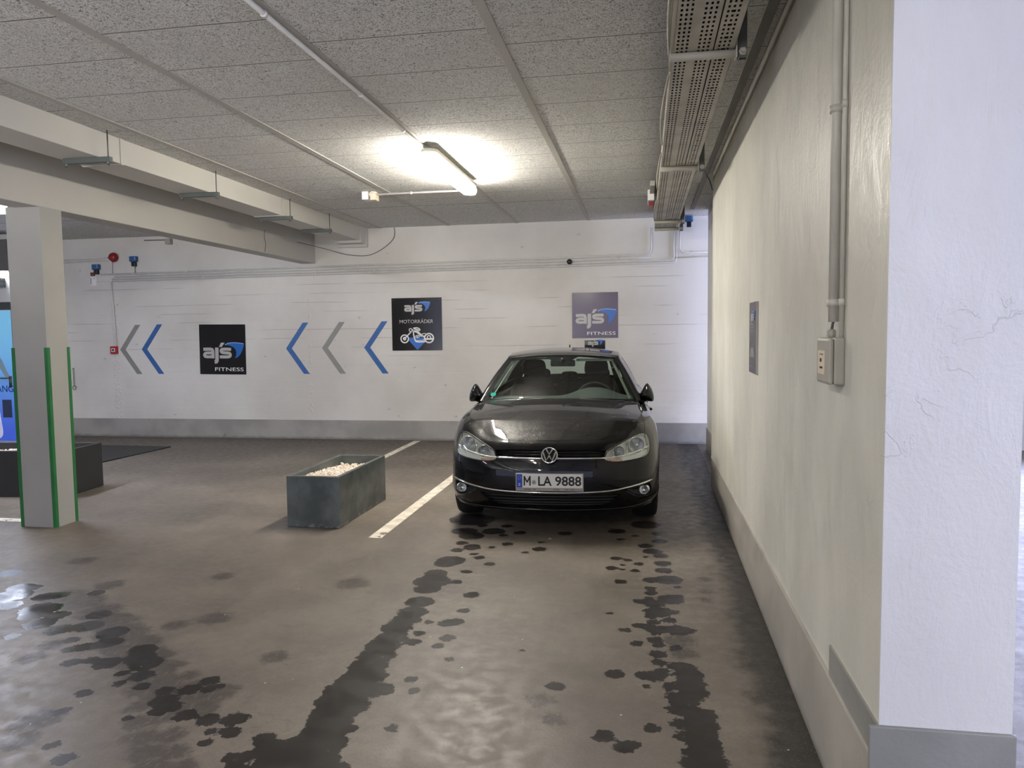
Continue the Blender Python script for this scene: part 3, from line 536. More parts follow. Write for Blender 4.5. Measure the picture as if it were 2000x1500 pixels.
for xx, yy_, cc, kk in ((-1.8, .1, WARM, .6), (-2.1, -6.3, WARM, .8), (-7.1, -.4, COOL, .35)):
    luminaire(xx, yy_, 3.17, 1.66, cc, LAMP_POWER*kk, 'tube lamp farther back along the parking aisle, out of the picture')
def pipe(name, pts, r, label, cat='conduit', mt=None, group=None, seg=8, bend=0., clips=None):
    P = [Vector(p_) for p_ in pts]
    if bend:
        Q = [P[0]]
        for i in range(1, len(P)-1):
            a_ = (P[i-1]-P[i]).normalized(); b_ = (P[i+1]-P[i]).normalized(); bd = min(bend, (P[i-1]-P[i]).length*.45, (P[i+1]-P[i]).length*.45)
            for j in range(6):
                t_ = j/5; Q.append((1-t_)**2*(P[i]+a_*bd)+2*t_*(1-t_)*P[i]+t_*t_*(P[i]+b_*bd))
        P = Q+[P[-1]]
    o = obj(name, tube(BM(), P, r, seg), mt or M['pipe'], smooth=True); tag(o, label, cat, group)
    if clips:
        b_ = BM()
        for c0 in clips: tube(b_, [Vector(c0[0]), Vector(c0[1])], r*1.35, seg)
        obj_each('clip', b_, mt or M['pipe'], o, smooth=True)
    return o
G1 = 'conduits on the far wall'
yw = 11.065
def clipsx(x0, x1, z0, z1, st=.9):
    n_ = int((x1-x0)/st); return [((x0+(x1-x0)*(i+.5)/n_-.008, yw, z0+(z1-z0)*(i+.5)/n_), (x0+(x1-x0)*(i+.5)/n_+.008, yw, z0+(z1-z0)*(i+.5)/n_)) for i in range(n_)]
pipe('conduit', [(-8.70, yw, 2.652), (-.2, yw, 2.715), (.10, yw, 2.72), (.10, yw, 3.10)], .013, 'topmost long conduit on the far wall, turning up at the tray end', bend=.09, group=G1, clips=clipsx(-8.6, .0, 2.652, 2.716))
pipe('conduit', [(-8.45, yw, 2.612), (-.2, yw, 2.668), (.085, yw, 2.672)], .009, 'second long conduit from the top on the far wall', group=G1, clips=clipsx(-8.3, .0, 2.612, 2.67))
pipe('conduit', [(-8.50, yw, 2.575), (.30, yw, 2.63), (.415, yw, 2.635), (.415, yw, 3.02)], .011, 'third long conduit on the far wall, rising beside the tray', bend=.09, group=G1, clips=clipsx(-8.3, .2, 2.575, 2.628))
pipe('conduit', [(-8.50, yw, 2.54), (.34, yw, 2.596), (.455, yw, 2.60), (.455, yw, 3.02)], .009, 'lowest long conduit on the far wall', bend=.09, group=G1, clips=clipsx(-8.3, .2, 2.54, 2.594))
pipe('conduit', [(.50, yw, 3.05), (.50, yw, 2.725), (1.8, yw, 2.735)], .011, 'upper conduit turning right towards the next bay', bend=.09, group=G1)
pipe('conduit', [(.43, yw, 2.665), (1.8, yw, 2.69)], .010, 'short lower conduit running right into the next bay', group=G1)
pipe('conduit', [(-9.6, yw, 2.905), (-8.56, yw, 2.925)], .011, 'upper of the two short conduits beside the red siren', group=G1)
pipe('conduit', [(-9.6, yw, 2.862), (-8.50, yw, 2.882), (-8.50, yw, 2.67)], .011, 'lower short conduit below the red siren, bending down', bend=.05, group=G1)
pipe('conduit', [(-8.52, yw, 2.53), (-8.475, yw, 1.49)], .010, 'thin conduit dropping to the red fire alarm box', group=G1)
b_ = BM(); lathe(b_, [(0, .05), (.03, .05), (.038, .035), (.038, 0)], 12, Matrix.Translation((-1.065, 11.053, 2.645)) @ Matrix.Rotation(PI/2, 4, 'X')); tag(obj('pipe_plug', b_, M['blackp'], smooth=True), 'small black round cap among the conduits on the far wall', 'pipe cap')
# fire alarm call point, siren, sensors, labels, chain
t = thing('fire_alarm_box', 'red square fire alarm call point on the far wall', 'fire alarm', (-8.528, 11.1, 1.427))
obj('case', box(BM(), -.062, .062, -.045, 0, -.062, .062), M['red'], t, bevel=.008); obj('glass_window', box(BM(), -.036, .030, -.049, -.044, -.028, .030), M['lwhite'], t); obj('button', box(BM(), -.016, .014, -.052, -.048, -.010, .012), M['dark'], t); obj('inner_panel', box(BM(), -.028, .02, -.0505, -.0485, -.02, .022), M['agrey'], t)
t = thing('alarm_siren', 'round red alarm siren high on the far wall', 'siren', (-8.455, 11.1, 2.925))
b_ = BM(); lathe(b_, [(0, .09), (.045, .088), (.066, .07), (.07, .03), (.06, 0)], 20, Matrix.Rotation(PI/2, 4, 'X')); obj('dome', b_, M['redd'], t, smooth=True); b_ = BM(); lathe(b_, [(.072, .045), (.078, .035), (.072, .025)], 20, Matrix.Rotation(PI/2, 4, 'X')); obj('rim', b_, M['red'], t, smooth=True)
def sensor(x, z, label, y=11.1, s=1.):
    t = thing('gas_sensor', label, 'sensor', (x, y, z), 0, 'blue gas sensors')
    obj('case', box(BM(), -.06*s, .055*s, -.07, 0, -.01*s, .075*s), M['bluebox'], t, bevel=.006); obj('probe', box(BM(), -.035*s, .03*s, -.06, 0, -.085*s, -.01*s), M['blackp'], t, bevel=.006)
    b_ = BM()
    for k in range(3): box(b_, .030*s, .056*s, -.073, -.069, .02*s+k*.018*s, .027*s+k*.018*s)
    obj('label_strip', b_, M['llblue'], t); return t
sensor(-8.775, 2.745, 'blue gas sensor at the left end of the long conduits'); sensor(-8.09, 2.855, 'blue gas sensor on the far wall right of the red siren')
sensor(.62, 3.155, 'blue gas sensor near the ceiling at the far end of the cable tray', 11.0, .95)
pipe('sensor_cable', [(-8.09, yw+.02, 2.78), (-8.09, yw+.02, 2.66)], .004, 'thin grey cable below the blue sensor by the siren', 'cable', M['steel'])
t = thing('wall_label', 'small white notice card below the left blue sensor', 'notice', (-8.87, 11.1, 2.50)); obj('card', box(BM(), -.055, .06, -.006, -.001, -.02, .13), M['lwhite'], t); obj('lettering', box(box(BM(), -.045, -.03, -.008, -.006, 0, .11), .02, .035, -.008, -.006, .09, .11), M['agrey'], t)
tag(obj('wall_label', box(BM(), -8.90, -8.83, 11.08, 11.099, 2.635, 2.695), M['brown']), 'small brown plate above the white notice card', 'plate')
t = thing('hanging_chain', 'short steel chain hanging on the far wall beside the column', 'chain', (-9.30, 11.09, 1.13)); b_ = BM()
for k in range(9):
    cz = -.018-k*.030; pts = [(.010*math.cos(a_)*(1 if k % 2 else .2), -.012+.010*math.cos(a_)*(.2 if k % 2 else 1), cz+.018*math.sin(a_)) for a_ in [j*PI/5 for j in range(10)]]; tube(b_, pts, .003, 5, closed=True)
obj_each('link', b_, M['chromew'], t, smooth=True); b_ = BM(); tube(b_, [(.03*math.cos(j*PI/8), -.012, -.32+.035*math.sin(j*PI/8)) for j in range(16)], .005, 6, closed=True); tube(b_, [(0, 0, 0), (0, -.03, 0)], .006, 6); obj_each('ring', b_, M['steeld'], t, smooth=True)
# ventilation duct and its hangers
b_ = box(BM(), -4.54, -4.19, -8, 10.9, 3.038, CZ+.005)
d_ = tag(obj('ventilation_duct', b_, M['duct'], bevel=.004), 'long flat white duct under the ceiling beside the beam', 'duct')
b_ = BM()
for y in (5.62, 8.4): box(b_, -4.545, -4.184, y, y+.035, 3.032, CZ)
obj_each('joint_band', b_, M['duct'], d_)
obj('end_collar', box(box(BM(), -4.57, -4.165, 10.86, 11.09, 3.00, CZ), -4.60, -4.14, 11.04, 11.095, 2.955, CZ), M['duct'], d_, bevel=.003)
hang_first = None
for i, (y, lb) in enumerate(((5.38, 'grey strut under the duct nearest to the camera'), (6.90, 'grey strut under the duct, second from the camera'), (8.47, 'grey strut under the duct, second from the far wall'), (9.61, 'grey strut under the duct closest to the far wall'))):
    if hang_first is None:
        t = thing('duct_hanger', lb, 'duct hanger', (-4.28, y, 3.0), 0, 'struts carrying the duct'); hang_first = t
        obj('crossbar', box(BM(), -.225, .19, -.020, .020, -.005, .036), M['steeld'], t, bevel=.003)
        for sx in (-.205, .165):
            b_ = BM(); tube(b_, [(sx if sx > 0 else -.275, 0, .0), (sx if sx > 0 else -.275, 0, CZ-3.0)], .005, 6) if sx > 0 else None; lathe(b_, [(0, -.028), (.012, -.026), (.014, -.006), (.014, 0)], 8, Matrix.Translation((sx, 0, 0)))
            obj('threaded_rod', b_, M['steel'], t, smooth=True)
    else:
        c0 = hang_first.copy(); COL.objects.link(c0); c0.location = (-4.28, y, 3.0); c0['label'] = lb
        for ch in hang_first.children:
            c1 = ch.copy(); COL.objects.link(c1); c1.parent = c0
# cable tray along the right-hand wall
t = thing('cable_tray', 'long perforated grey cable tray hung under the ceiling along the wall', 'cable tray', (.140, 2.2, 3.0))
L_ = 8.45
def tray(bm_, x0, x1): box(bm_, x0, x1, 0, L_, 0, .0015); box(bm_, x0, x0+.0015, 0, L_, 0, .12); box(bm_, x1-.0015, x1, 0, L_, 0, .12); return bm_
obj('wide_tray', tray(BM(), 0, .192), M['tray'], t); obj('narrow_tray', tray(BM(), .196, .295), M['tray'], t)
b_ = BM()
for k in range(14):
    x_ = .013+k*.0207; tube(b_, [(x_+.0015*math.sin(j*1.3+k), j*L_/24, .0135+.001*math.sin(j*2.1+k*2)) for j in range(25)], .0102, 6)

for k in range(5): tube(b_, [(.035+k*.056+.004*math.sin(j*.9+k), j*L_/20, .075+.022*(k % 2)+.004*math.sin(j*1.7+k)) for j in range(21)], .026, 8)
for k in range(4): tube(b_, [(.06+k*.056+.004*math.sin(j*.8+k), j*L_/20, .140+.004*math.sin(j*1.5+k)) for j in range(21)], .027, 8)
obj_each('cable', b_, M['dark'], t, smooth=True)
b_ = BM()
for k, (yc, s_) in enumerate(((.4, .03), (2.2, .025), (4.1, .02), (6.3, .02))):
    tube(b_, [(-.004-s_*math.sin(PI*j/8), yc+1.6*j/8, .05-s_*math.sin(PI*j/8)) for j in range(9)], .007, 6)
obj_each('loose_cable', b_, M['boxgrey'], t, smooth=True)
obj('splice_plate', box(box(BM(), -.012, .0, 0.5, 2.0, .0, .075), -.02, -.012, .5, 2.0, .06, .075), M['galv'], t)
first = None
for i, (y, lb) in enumerate(((3.93, 'nearest bracket arm under the perforated cable tray'), (6.56, 'middle bracket arm under the perforated cable tray'), (9.70, 'bracket arm of the tray just before its end'), (10.38, 'bracket arm at the very end of the tray by the far wall'))):
    if first is None:
        t = thing('tray_bracket', lb, 'bracket', (.14, y, 3.0), 0, 'brackets carrying the cable tray'); first = t
        b_ = BM(); tube(b_, [(-.012, 0, -.022), (.30, 0, -.022)], .021, 10); obj('arm', b_, M['galv'], t, smooth=True); obj('end_plate', box(BM(), .298, .306, -.03, .03, -.05, .02), M['galv'], t)
        b_ = box(box(box(BM(), .312, .316, -.02, .02, -.05, CZ-3.0), .316, .352, -.02, -.016, -.05, CZ-3.0), .316, .352, .016, .02, -.05, CZ-3.0); obj('upright_channel', b_, M['steel'], t)
        b_ = BM(); lathe(b_, [(0, .02), (.012, .02), (.012, 0), (.02, 0), (.02, -.004)], 6, Matrix.Translation((.333, -.021, -.02)) @ Matrix.Rotation(PI/2, 4, 'X')); obj('bolt', b_, M['galv'], t)
    else:
        c0 = first.copy(); COL.objects.link(c0); c0.location = (.14 if i < 3 else .155, y, 3.0); c0['label'] = lb
        for ch in first.children:
            c1 = ch.copy(); COL.objects.link(c1); c1.parent = c0
t = thing('ceiling_detector', 'white ceiling fitting with a red part left of the tray end', 'detector', (.085, 8.9, CZ)); obj('mount', box(BM(), -.02, .03, -.5, .0, -.05, 0), M['galv'], t); obj('case', box(BM(), -.045, .03, .0, .35, -.12, 0), M['lwhite'], t, bevel=.005); obj('red_cap', box(BM(), -.03, .025, .1, .3, -.165, -.12), M['redd'], t, bevel=.004)
pipe('ceiling_conduit', [(-1.855, -6, 3.222), (-1.855, 6.25, 3.222), (-1.80, 6.45, 3.19)], .014, 'long conduit along the ceiling leading to the lit tube lamp', 'conduit', group='conduits under the ceiling', clips=[((-1.855, y-.012, 3.222), (-1.855, y+.012, 3.222)) for y in (2.2, 3.6, 4.9, 5.8)])
pipe('ceiling_conduit', [(-3.0, 8.33, 3.215), (-1.82, 8.33, 3.215), (-1.80, 7.95, 3.19)], .012, 'short conduit across the ceiling from junction boxes to the lamp', 'conduit', bend=.1, group='conduits under the ceiling', clips=[((-2.6, 8.33, 3.215), (-2.57, 8.33, 3.215))])
tag(obj('junction_box', box(BM(), -3.14, -3.07, 8.25, 8.42, 3.15, CZ), M['lwhite'], bevel=.005), 'white twin junction box under the ceiling, farther from the lamp', 'junction box', 'ceiling junction boxes')
t = thing('junction_box', 'cream junction box with a curled cable at the end of the ceiling conduit', 'junction box', (-3.02, 8.33, 3.19), 0, 'ceiling junction boxes'); obj('case', box(BM(), -.03, .035, -.06, .06, -.045, .05), M['cream'], t, bevel=.005)
b_ = BM(); tube(b_, [(-.02, -.07, -.02), (-.03, -.08, .02), (0, -.08, .045), (.035, -.07, .035), (.05, -.02, .025)], .006, 6); obj('curled_cable', b_, M['pipe'], t, smooth=True)
tag(obj('junction_box', box(BM(), -7.50, -7.41, 11.02, 11.1, 3.10, 3.19), M['galv'], bevel=.005), 'small grey junction box where far wall and left ceiling meet', 'junction box')
pipe('ceiling_cable', [(-7.9, 11.08, 3.18), (-7.5, 11.08, 3.175)], .007, 'dark cable to the small grey box at the left ceiling edge', 'cable', M['steeld'])
# drooping cable by the duct end and thin wire on the beam
pipe('drooping_cable', smooth2([(-4.95, 10.4, 2.98), (-4.75, 10.9, 2.93), (-4.55, 11.06, 2.87), (-4.30, 11.085, 2.83), (-4.10, 11.085, 2.84), (-3.90, 11.085, 2.93), (-3.74, 11.085, 3.06), (-3.71, 11.085, 3.17), (-3.72, 11.085, 3.235)], 4), .005, 'thin grey cable drooping on the far wall by the duct end', 'cable', M['steel'])
pipe('beam_wire', smooth2([(-4.995, 9.52, 3.04), (-4.994, 9.50, 2.95), (-4.994, 9.53, 2.86), (-4.994, 9.50, 2.75)], 4), .003, 'very thin wire hanging down the side of the beam', 'cable', M['steeld'])
# left end: dark duct and light strip above the door
tag(obj('wall_duct', box(BM(), -12.5, -9.36, 10.05, 10.30, 2.66, 3.13), nmat('dusty_grey_duct', (96, 92, 88), .6)), 'dusty grey duct above the entrance door at the far left', 'duct')
t = thing('light_strip', 'slim lit strip above the entrance door', 'light', (-10.4, 10.05, 2.50)); obj('case', box(BM(), -1.5, .65, .0, .24, .07, .15), emit('lit_strip', (.74, .80, 1.), 26.), t); obj('grille', box(BM(), -1.5, .65, .02, .24, .0, .07), M['blackp'], t); obj('lower_tray', box(BM(), -1.5, .65, .04, .24, -.07, .0), M['steeld'], t)
# switch box with conduits on the right-hand wall
t = thing('switch_box', 'grey plastic switch box on the right wall below two pipes', 'switch box', (.692, 2.895, 1.433))
obj('case', box(BM(), -.036, .0, -.09, .085, 0, .166), M['boxgrey'], t, bevel=.006); obj('cover', box(BM(), -.058, -.0365, -.09, .085, .0, .166), M['boxgrey'], t, bevel=.012)
obj('label_plate', box(BM(), -.0595, -.0575, -.045, .055, .035, .12), M['cream'], t)
b_ = BM(); lathe(b_, [(0, .003), (.007, .003), (.007, 0)], 10, Matrix.Translation((-.0595, .005, .085)) @ Matrix.Rotation(-PI/2, 4, 'Y')); box(b_, -.061, -.059, -.02, .02, .055, .062); box(b_, -.061, -.059, -.02, .02, .105, .108); obj('keyhole', b_, M['blackp'], t)
b_ = BM(); lathe(b_, [(.013, 0), (.016, .008), (.016, .024), (.011, .03), (0, .031)], 8, Matrix.Translation((-.028, -.01, .166))); obj('cable_gland', b_, M['boxgrey'], t); b_ = BM(); tube(b_, [(-.028, -.01, .19), (-.024, -.008, .215), (-.018, -.01, .24)], .005, 6); obj('cable', b_, M['steel'], t, smooth=True)
pipe('wall_pipe', [(.670, 2.885, 1.655), (.668, 2.885, 3.235)], .018, 'thick white pipe rising from the switch box on the right wall', 'pipe', M['wpipe'], group='pipes on the right wall', seg=14, clips=[((.670, 2.885, z), (.670, 2.885, z+.025)) for z in (1.71, 2.39, 3.0)])
pipe('wall_pipe', [(.682, 2.822, 1.60), (.682, 2.822, 3.235)], .008, 'thin pipe rising beside the thick one on the right wall', 'pipe', M['wpipe'], group='pipes on the right wall', seg=10, clips=[((.682, 2.822, z), (.682, 2.822, z+.025)) for z in (1.71, 2.39, 3.0)])
pipe('wall_cable', smooth2([(.50, 7.3, 3.232), (.60, 7.9, 3.20), (.66, 8.1, 3.16), (.685, 8.05, 3.05)], 3), .006, 'dark cable curving from the ceiling to the end of the right wall', 'cable', M['steeld'])

# ================================================================ the car
# local axes: x across (positive = driver side), y from the nose backwards, z up
def cr(P,t):
    """Catmull-Rom through rows of P (n,k) at parameters t in [0,n-1]"""
    P=np.asarray(P,float); n=len(P); t=np.clip(np.asarray(t,float),0,n-1-1e-9)
    i=np.floor(t).astype(int); f=(t-i)[:,None]
    g=lambda j:P[np.clip(j,0,n-1)]
    p0=np.where((i==0)[:,None],2*g(i)-g(i+1),g(i-1)); p3=np.where((i>=n-2)[:,None],2*g(i+1)-g(i),g(i+2))
    p1,p2=g(i),g(i+1)
    return .5*((2*p1)+(p2-p0)*f+(2*p0-5*p1+4*p2-p3)*f**2+(3*p1-p0-3*p2+p3)*f**3)
CON=[(-.2,.008),(0,0),(.2,.008),(.4,.032),(.55,.07),(.68,.135),(.775,.23),(.835,.34),(.872,.48),(.89,.65),(.896,.87),(.892,1.2),(.890,1.7),(.890,2.4),(.893,3.0),(.896,3.42),(.88,3.75),(.83,3.98),(.7,4.12),(.5,4.20),(.25,4.24),(0,4.25),(-.25,4.24)]
# stations: contour index -> list of (inset, z) for rows 0..7
ST={1:[(.10,.20),(.03,.27),(.0,.38),(.0,.50),(.02,.60),(.05,.68),(.085,.735),(.12,.765)],
 3:[(.10,.20),(.03,.27),(.0,.38),(.0,.50),(.02,.60),(.05,.68),(.085,.735),(.12,.765)],
 4:[(.09,.20),(.03,.27),(.0,.38),(.0,.50),(.018,.60),(.05,.68),(.10,.745),(.15,.785)],
 5:[(.08,.20),(.02,.27),(.0,.38),(.0,.50),(.015,.60),(.045,.69),(.115,.775),(.19,.825)],
 6:[(.06,.21),(.01,.28),(.0,.38),(.0,.50),(.012,.61),(.045,.71),(.12,.81),(.21,.865)],
 7:[(.05,.21),(.01,.28),(.0,.39),(.0,.51),(.010,.62),(.04,.73),(.10,.84),(.19,.89)],
 8:[(.04,.21),(.0,.29),(.0,.40),(.0,.52),(.008,.64),(.032,.76),(.085,.86),(.165,.905)],
 9:[(.03,.21),(.0,.29),(-.005,.41),(-.008,.53),(.0,.66),(.022,.79),(.07,.88),(.145,.922)],
 10:[(.02,.21),(.0,.29),(-.006,.41),(-.012,.54),(-.004,.68),(.015,.81),(.06,.895),(.13,.936)],
 11:[(.04,.20),(.02,.29),(.008,.41),(.008,.55),(.0,.69),(.014,.81),(.05,.905),(.12,.955)],
 12:[(.05,.20),(.02,.29),(.008,.41),(.010,.55),(.0,.69),(.012,.82),(.04,.92),(.085,.965)],
 13:[(.05,.20),(.02,.29),(.008,.41),(.010,.55),(.0,.69),(.012,.82),(.04,.93),(.085,.98)],
 14:[(.03,.20),(.0,.29),(.0,.41),(-.003,.55),(-.003,.69),(.008,.82),(.035,.94),(.09,.995)],
 15:[(.02,.22),(.0,.30),(-.004,.42),(-.010,.55),(-.006,.69),(.01,.83),(.04,.95),(.10,1.01)],
 16:[(.03,.24),(.0,.31),(.0,.43),(-.004,.55),(.0,.69),(.02,.84),(.06,.96),(.13,1.03)],
 17:[(.06,.26),(.01,.33),(.0,.45),(.0,.56),(.01,.70),(.03,.84),(.07,.96),(.13,1.04)],
 18:[(.09,.26),(.02,.33),(.0,.45),(.0,.57),(.02,.70),(.03,.84),(.06,.95),(.10,1.03)],
 21:[(.12,.26),(.03,.33),(.0,.45),(.0,.58),(.03,.70),(.04,.83),(.06,.93),(.09,1.02)]}
_k=sorted(ST); 
def _stat(i):
    a=max(k for k in _k if k<=i); b=min(k for k in _k if k>=i)
    A=np.array(ST[a]);B=np.array(ST[b])
    return A if a==b else A+(B-A)*(i-a)/(b-a)
_full=np.array([_stat(i).ravel() for i in range(1,22)])
_full=np.vstack([_full[1],_full,_full[-2]])
def skin(s,t):
    """s: contour param 1..21 (front centre..rear centre), t: row 0..7; arrays -> (n,3) u,v,z right half"""
    s=np.atleast_1d(np.asarray(s,float)); t=np.atleast_1d(np.asarray(t,float)); s,t=np.broadcast_arrays(s,t)
    s=s.ravel();t=t.ravel()
    C=cr(CON,s); e=1e-3; T=(cr(CON,s+e)-cr(CON,s-e)); T/=np.linalg.norm(T,axis=1)[:,None]+1e-12
    N=np.stack([T[:,1],-T[:,0]],1)   # outward for right half going front->rear (u+, v+): tangent(0,1)->normal(1,0)
    F=cr(_full,s).reshape(-1,8,2)
    i=np.clip(np.floor(t).astype(int),0,6); f=(t-i)[:,None]
    ar=np.arange(len(s)); g=lambda j:F[ar,np.clip(j,0,7)]
    p1,p2=g(i),g(i+1); p0=np.where((i==0)[:,None],2*p1-p2,g(i-1)); p3=np.where((i==6)[:,None],2*p2-p1,g(i+2))
    D=.5*((2*p1)+(p2-p0)*f+(2*p0-5*p1+4*p2-p3)*f**2+(3*p1-p0-3*p2+p3)*f**3)
    P=C-N*D[:,:1]
    return np.stack([np.maximum(P[:,0],0) if False else P[:,0],P[:,1],D[:,1]],1)
# lookup: front view (u,z) -> skin point + normal ; brute table + local newton
def lookup(u,z,smax=11):
    """find skin point with given |u|, z on the front/side part"""
    sg=-1 if u<0 else 1; u=abs(u); s,t=1+u*5,3.5
    S=np.linspace(1,smax,60);T=np.linspace(0,7,60); g=_tab(smax)
    d=(g[...,0]-u)**2+(g[...,2]-z)**2; k=np.unravel_index(np.argmin(d),d.shape); s,t=S[k[0]],T[k[1]]
    for _ in range(12):
        e=1e-3;P=skin([s,s+e,s],[t,t,t+e]); J=np.array([[P[1,0]-P[0,0],P[2,0]-P[0,0]],[P[1,2]-P[0,2],P[2,2]-P[0,2]]])/e
        r=np.array([u-P[0,0],z-P[0,2]])
        try: ds=np.linalg.solve(J+1e-6*np.eye(2),r)
        except Exception: break
        ds=np.clip(ds,-.4,.4); s=min(max(s+ds[0],.9),smax); t=min(max(t+ds[1],0),7)
    P=skin([s,s+1e-3,s],[t,t,t-1e-3 if t>6.9 else t+1e-3]); a=P[1]-P[0]; b=P[2]-P[0]; 
    if t>6.9:b=-b
    n=np.cross(a,b); n/=np.linalg.norm(n)
    if n[1]*1>0 and abs(n[1])>.3: n=-n
    if n[0]<-0.3: n=-n
    p=P[0].copy(); p[0]*=sg; n[0]*=sg
    return p,n,(s,t)
_T={}
def _tab(smax):
    if smax not in _T:
        S,T=np.meshgrid(np.linspace(1,smax,60),np.linspace(0,7,60),indexing='ij'); _T[smax]=skin(S,T).reshape(60,60,3)
    return _T[smax]
car = thing('car', 'black five-door hatchback parked nose-out beside the right wall', 'car', (-.735, 5.86, 0), math.radians(2.8))
def droplets(n):
    p = n.obj(); X, Y, Z = n.xyz(p); v = n.new('ShaderNodeTexVoronoi'); n.put(p, v.inputs['Vector']); v.inputs['Scale'].default_value = 95
    v2 = n.new('ShaderNodeTexVoronoi'); n.put(p, v2.inputs['Vector']); v2.inputs['Scale'].default_value = 210
    d1 = n.math('MULTIPLY', n.step(v.outputs['Distance'], .10, .34, 1., 0.), n.math('GREATER_THAN', n.xyz(v.outputs['Color'])[0], .72))
    d2 = n.math('MULTIPLY', n.step(v2.outputs['Distance'], .12, .36, 1., 0.), n.math('GREATER_THAN', n.xyz(v2.outputs['Color'])[1], .45))
    msk = n.math('MULTIPLY', n.step(n.noise(p, 2.2, 3), .36, .52), n.step(Y, .75, 1.1, 1., .25))
    return n.math('MULTIPLY', n.math('ADD', n.math('MULTIPLY', d1, 1.), n.math('MULTIPLY', d2, .5)), msk)
def paint(name, wet):
    m = mat(name, (7, 7, 9), .5, 0., Coat_Weight=1., Coat_Roughness=.02, Coat_IOR=1.4, Specular_IOR_Level=.05); n = NT(m)
    if wet:
        b = n.bump(droplets(n), .55, .0016, False); n.t.links.new(b, n.b.inputs['Coat Normal'])
    return m
PW = paint('wet_black_paint', True); PD = paint('black_paint', False)
GLOSS = mat('gloss_black_trim', (8, 8, 9), .12); MATTE = mat('unpainted_black_trim', (20, 20, 21), .45); CHR = mat('chrome', (222, 222, 220), .10, 1.)
SATIN = mat('satin_reflector', (205, 205, 200), .25, 1.); AMB = mat('amber_plastic', (206, 158, 128), .35); TYRE = nmat('tyre_rubber', (20, 20, 20), .75, var=.2, bumps=.2, bscale=80); RIM = mat('alloy_rim', (150, 152, 156), .3, .9)
FAB = nmat('charcoal_seat_cloth', (12, 12, 13), .9, bumps=.2, bscale=200); DASH = nmat('dashboard_plastic', (62, 66, 64), .55, bumps=.1, bscale=200); LIN = mat('pale_interior_trim', (176, 182, 168), .7); INT = mat('dark_interior', (16, 16, 17), .85)
def glassmat(name, tint, ior=1.5, extra=0.):
    m = bpy.data.materials.new(name); m.use_nodes = True; t = m.node_tree; t.nodes.remove(t.nodes['Principled BSDF']); out = t.nodes['Material Output']
    tr = t.nodes.new('ShaderNodeBsdfTransparent'); tr.inputs[0].default_value = tint; gl = t.nodes.new('ShaderNodeBsdfGlossy'); gl.inputs['Roughness'].default_value = .02
    fr = t.nodes.new('ShaderNodeFresnel'); ge = t.nodes.new('ShaderNodeNewGeometry'); mr_ = t.nodes.new('ShaderNodeMapRange'); mr_.inputs[3].default_value = ior; mr_.inputs[4].default_value = 1/ior; t.links.new(ge.outputs['Backfacing'], mr_.inputs[0]); t.links.new(mr_.outputs[0], fr.inputs[0]); ad = t.nodes.new('ShaderNodeMath'); ad.operation = 'ADD'; ad.inputs[1].default_value = extra; t.links.new(fr.outputs[0], ad.inputs[0])
    mx = t.nodes.new('ShaderNodeMixShader'); t.links.new(ad.outputs[0], mx.inputs[0]); t.links.new(tr.outputs[0], mx.inputs[1]); t.links.new(gl.outputs[0], mx.inputs[2]); t.links.new(mx.outputs[0], out.inputs[0]); return m
GLASS = glassmat('tinted_windscreen', (.74, .83, .79, 1), 1.45, .03); GLASSD = glassmat('side_glass', (.55, .62, .6, 1), 1.5, .03); LENS = glassmat('clear_lens', (.93, .95, .95, 1), 1.45, .02)

HL = [(.427, .628), (.440, .66), (.452, .684), (.50, .712), (.56, .740), (.62, .768), (.68, .793), (.715, .803), (.752, .803), (.778, .785), (.792, .755), (.800, .71), (.798, .665), (.785, .640), (.752, .624), (.70, .616), (.64, .610), (.56, .603), (.49, .604), (.45, .612)]
GR = [(-.438, .640), (-.446, .694), (-.30, .702), (0, .706), (.30, .702), (.446, .694), (.438, .640)]
FOG = [(.595, .385), (.70, .398), (.790, .416), (.802, .37), (.803, .325), (.77, .308), (.71, .312), (.655, .338)]
LG = [(-.50, .350), (0, .352), (.50, .350), (.575, .352), (.52, .30), (.46, .262), (.30, .243), (0, .238), (-.30, .243), (-.46, .262), (-.52, .30), (-.575, .352)]
def inside(poly, X, Z):
    P = np.array(poly); c = np.zeros(X.shape, bool); j = len(P)-1
    for i in range(len(P)):
        xi, zi, xj, zj = P[i, 0], P[i, 1], P[j, 0], P[j, 1]
        with np.errstate(divide='ignore', invalid='ignore'):
            c ^= ((zi > Z) != (zj > Z)) & (X < (xj-xi)*(Z-zi)/(zj-zi+1e-12)+xi)
        j = i
    return c
def shrink(poly, d):
    P = np.array(poly, float); out = []; n_ = len(P); area = .5*sum(P[i, 0]*P[(i+1) % n_, 1]-P[(i+1) % n_, 0]*P[i, 1] for i in range(n_)); sg = 1 if area > 0 else -1
    for i in range(n_):
        a = P[i]-P[i-1]; b = P[(i+1) % n_]-P[i]; a /= np.linalg.norm(a); b /= np.linalg.norm(b)
        nn = sg*(np.array([-a[1], a[0]])+np.array([-b[1], b[0]])); nn /= np.linalg.norm(nn)+1e-9; out.append(tuple(P[i]+nn*d))
    return out
HLs, GRs, FOGs, LGs = smooth2(HL, 3, True), GR, FOG, LG
HLcut, GRcut, FOGcut, LGcut = shrink(HL, .004), shrink(GR, .004), shrink(FOG, .004), shrink(LG, .004)
WC = ((.86, .315), (3.49, .315)); RA = .352
sA = np.concatenate([np.linspace(1, 8.4, 300), np.linspace(8.4, 21, 171)[1:]]); tA = np.linspace(0, 7, 121)
SS, TT = np.meshgrid(sA, tA, indexing='ij'); GR3 = skin(SS, TT).reshape(len(sA), len(tA), 3)
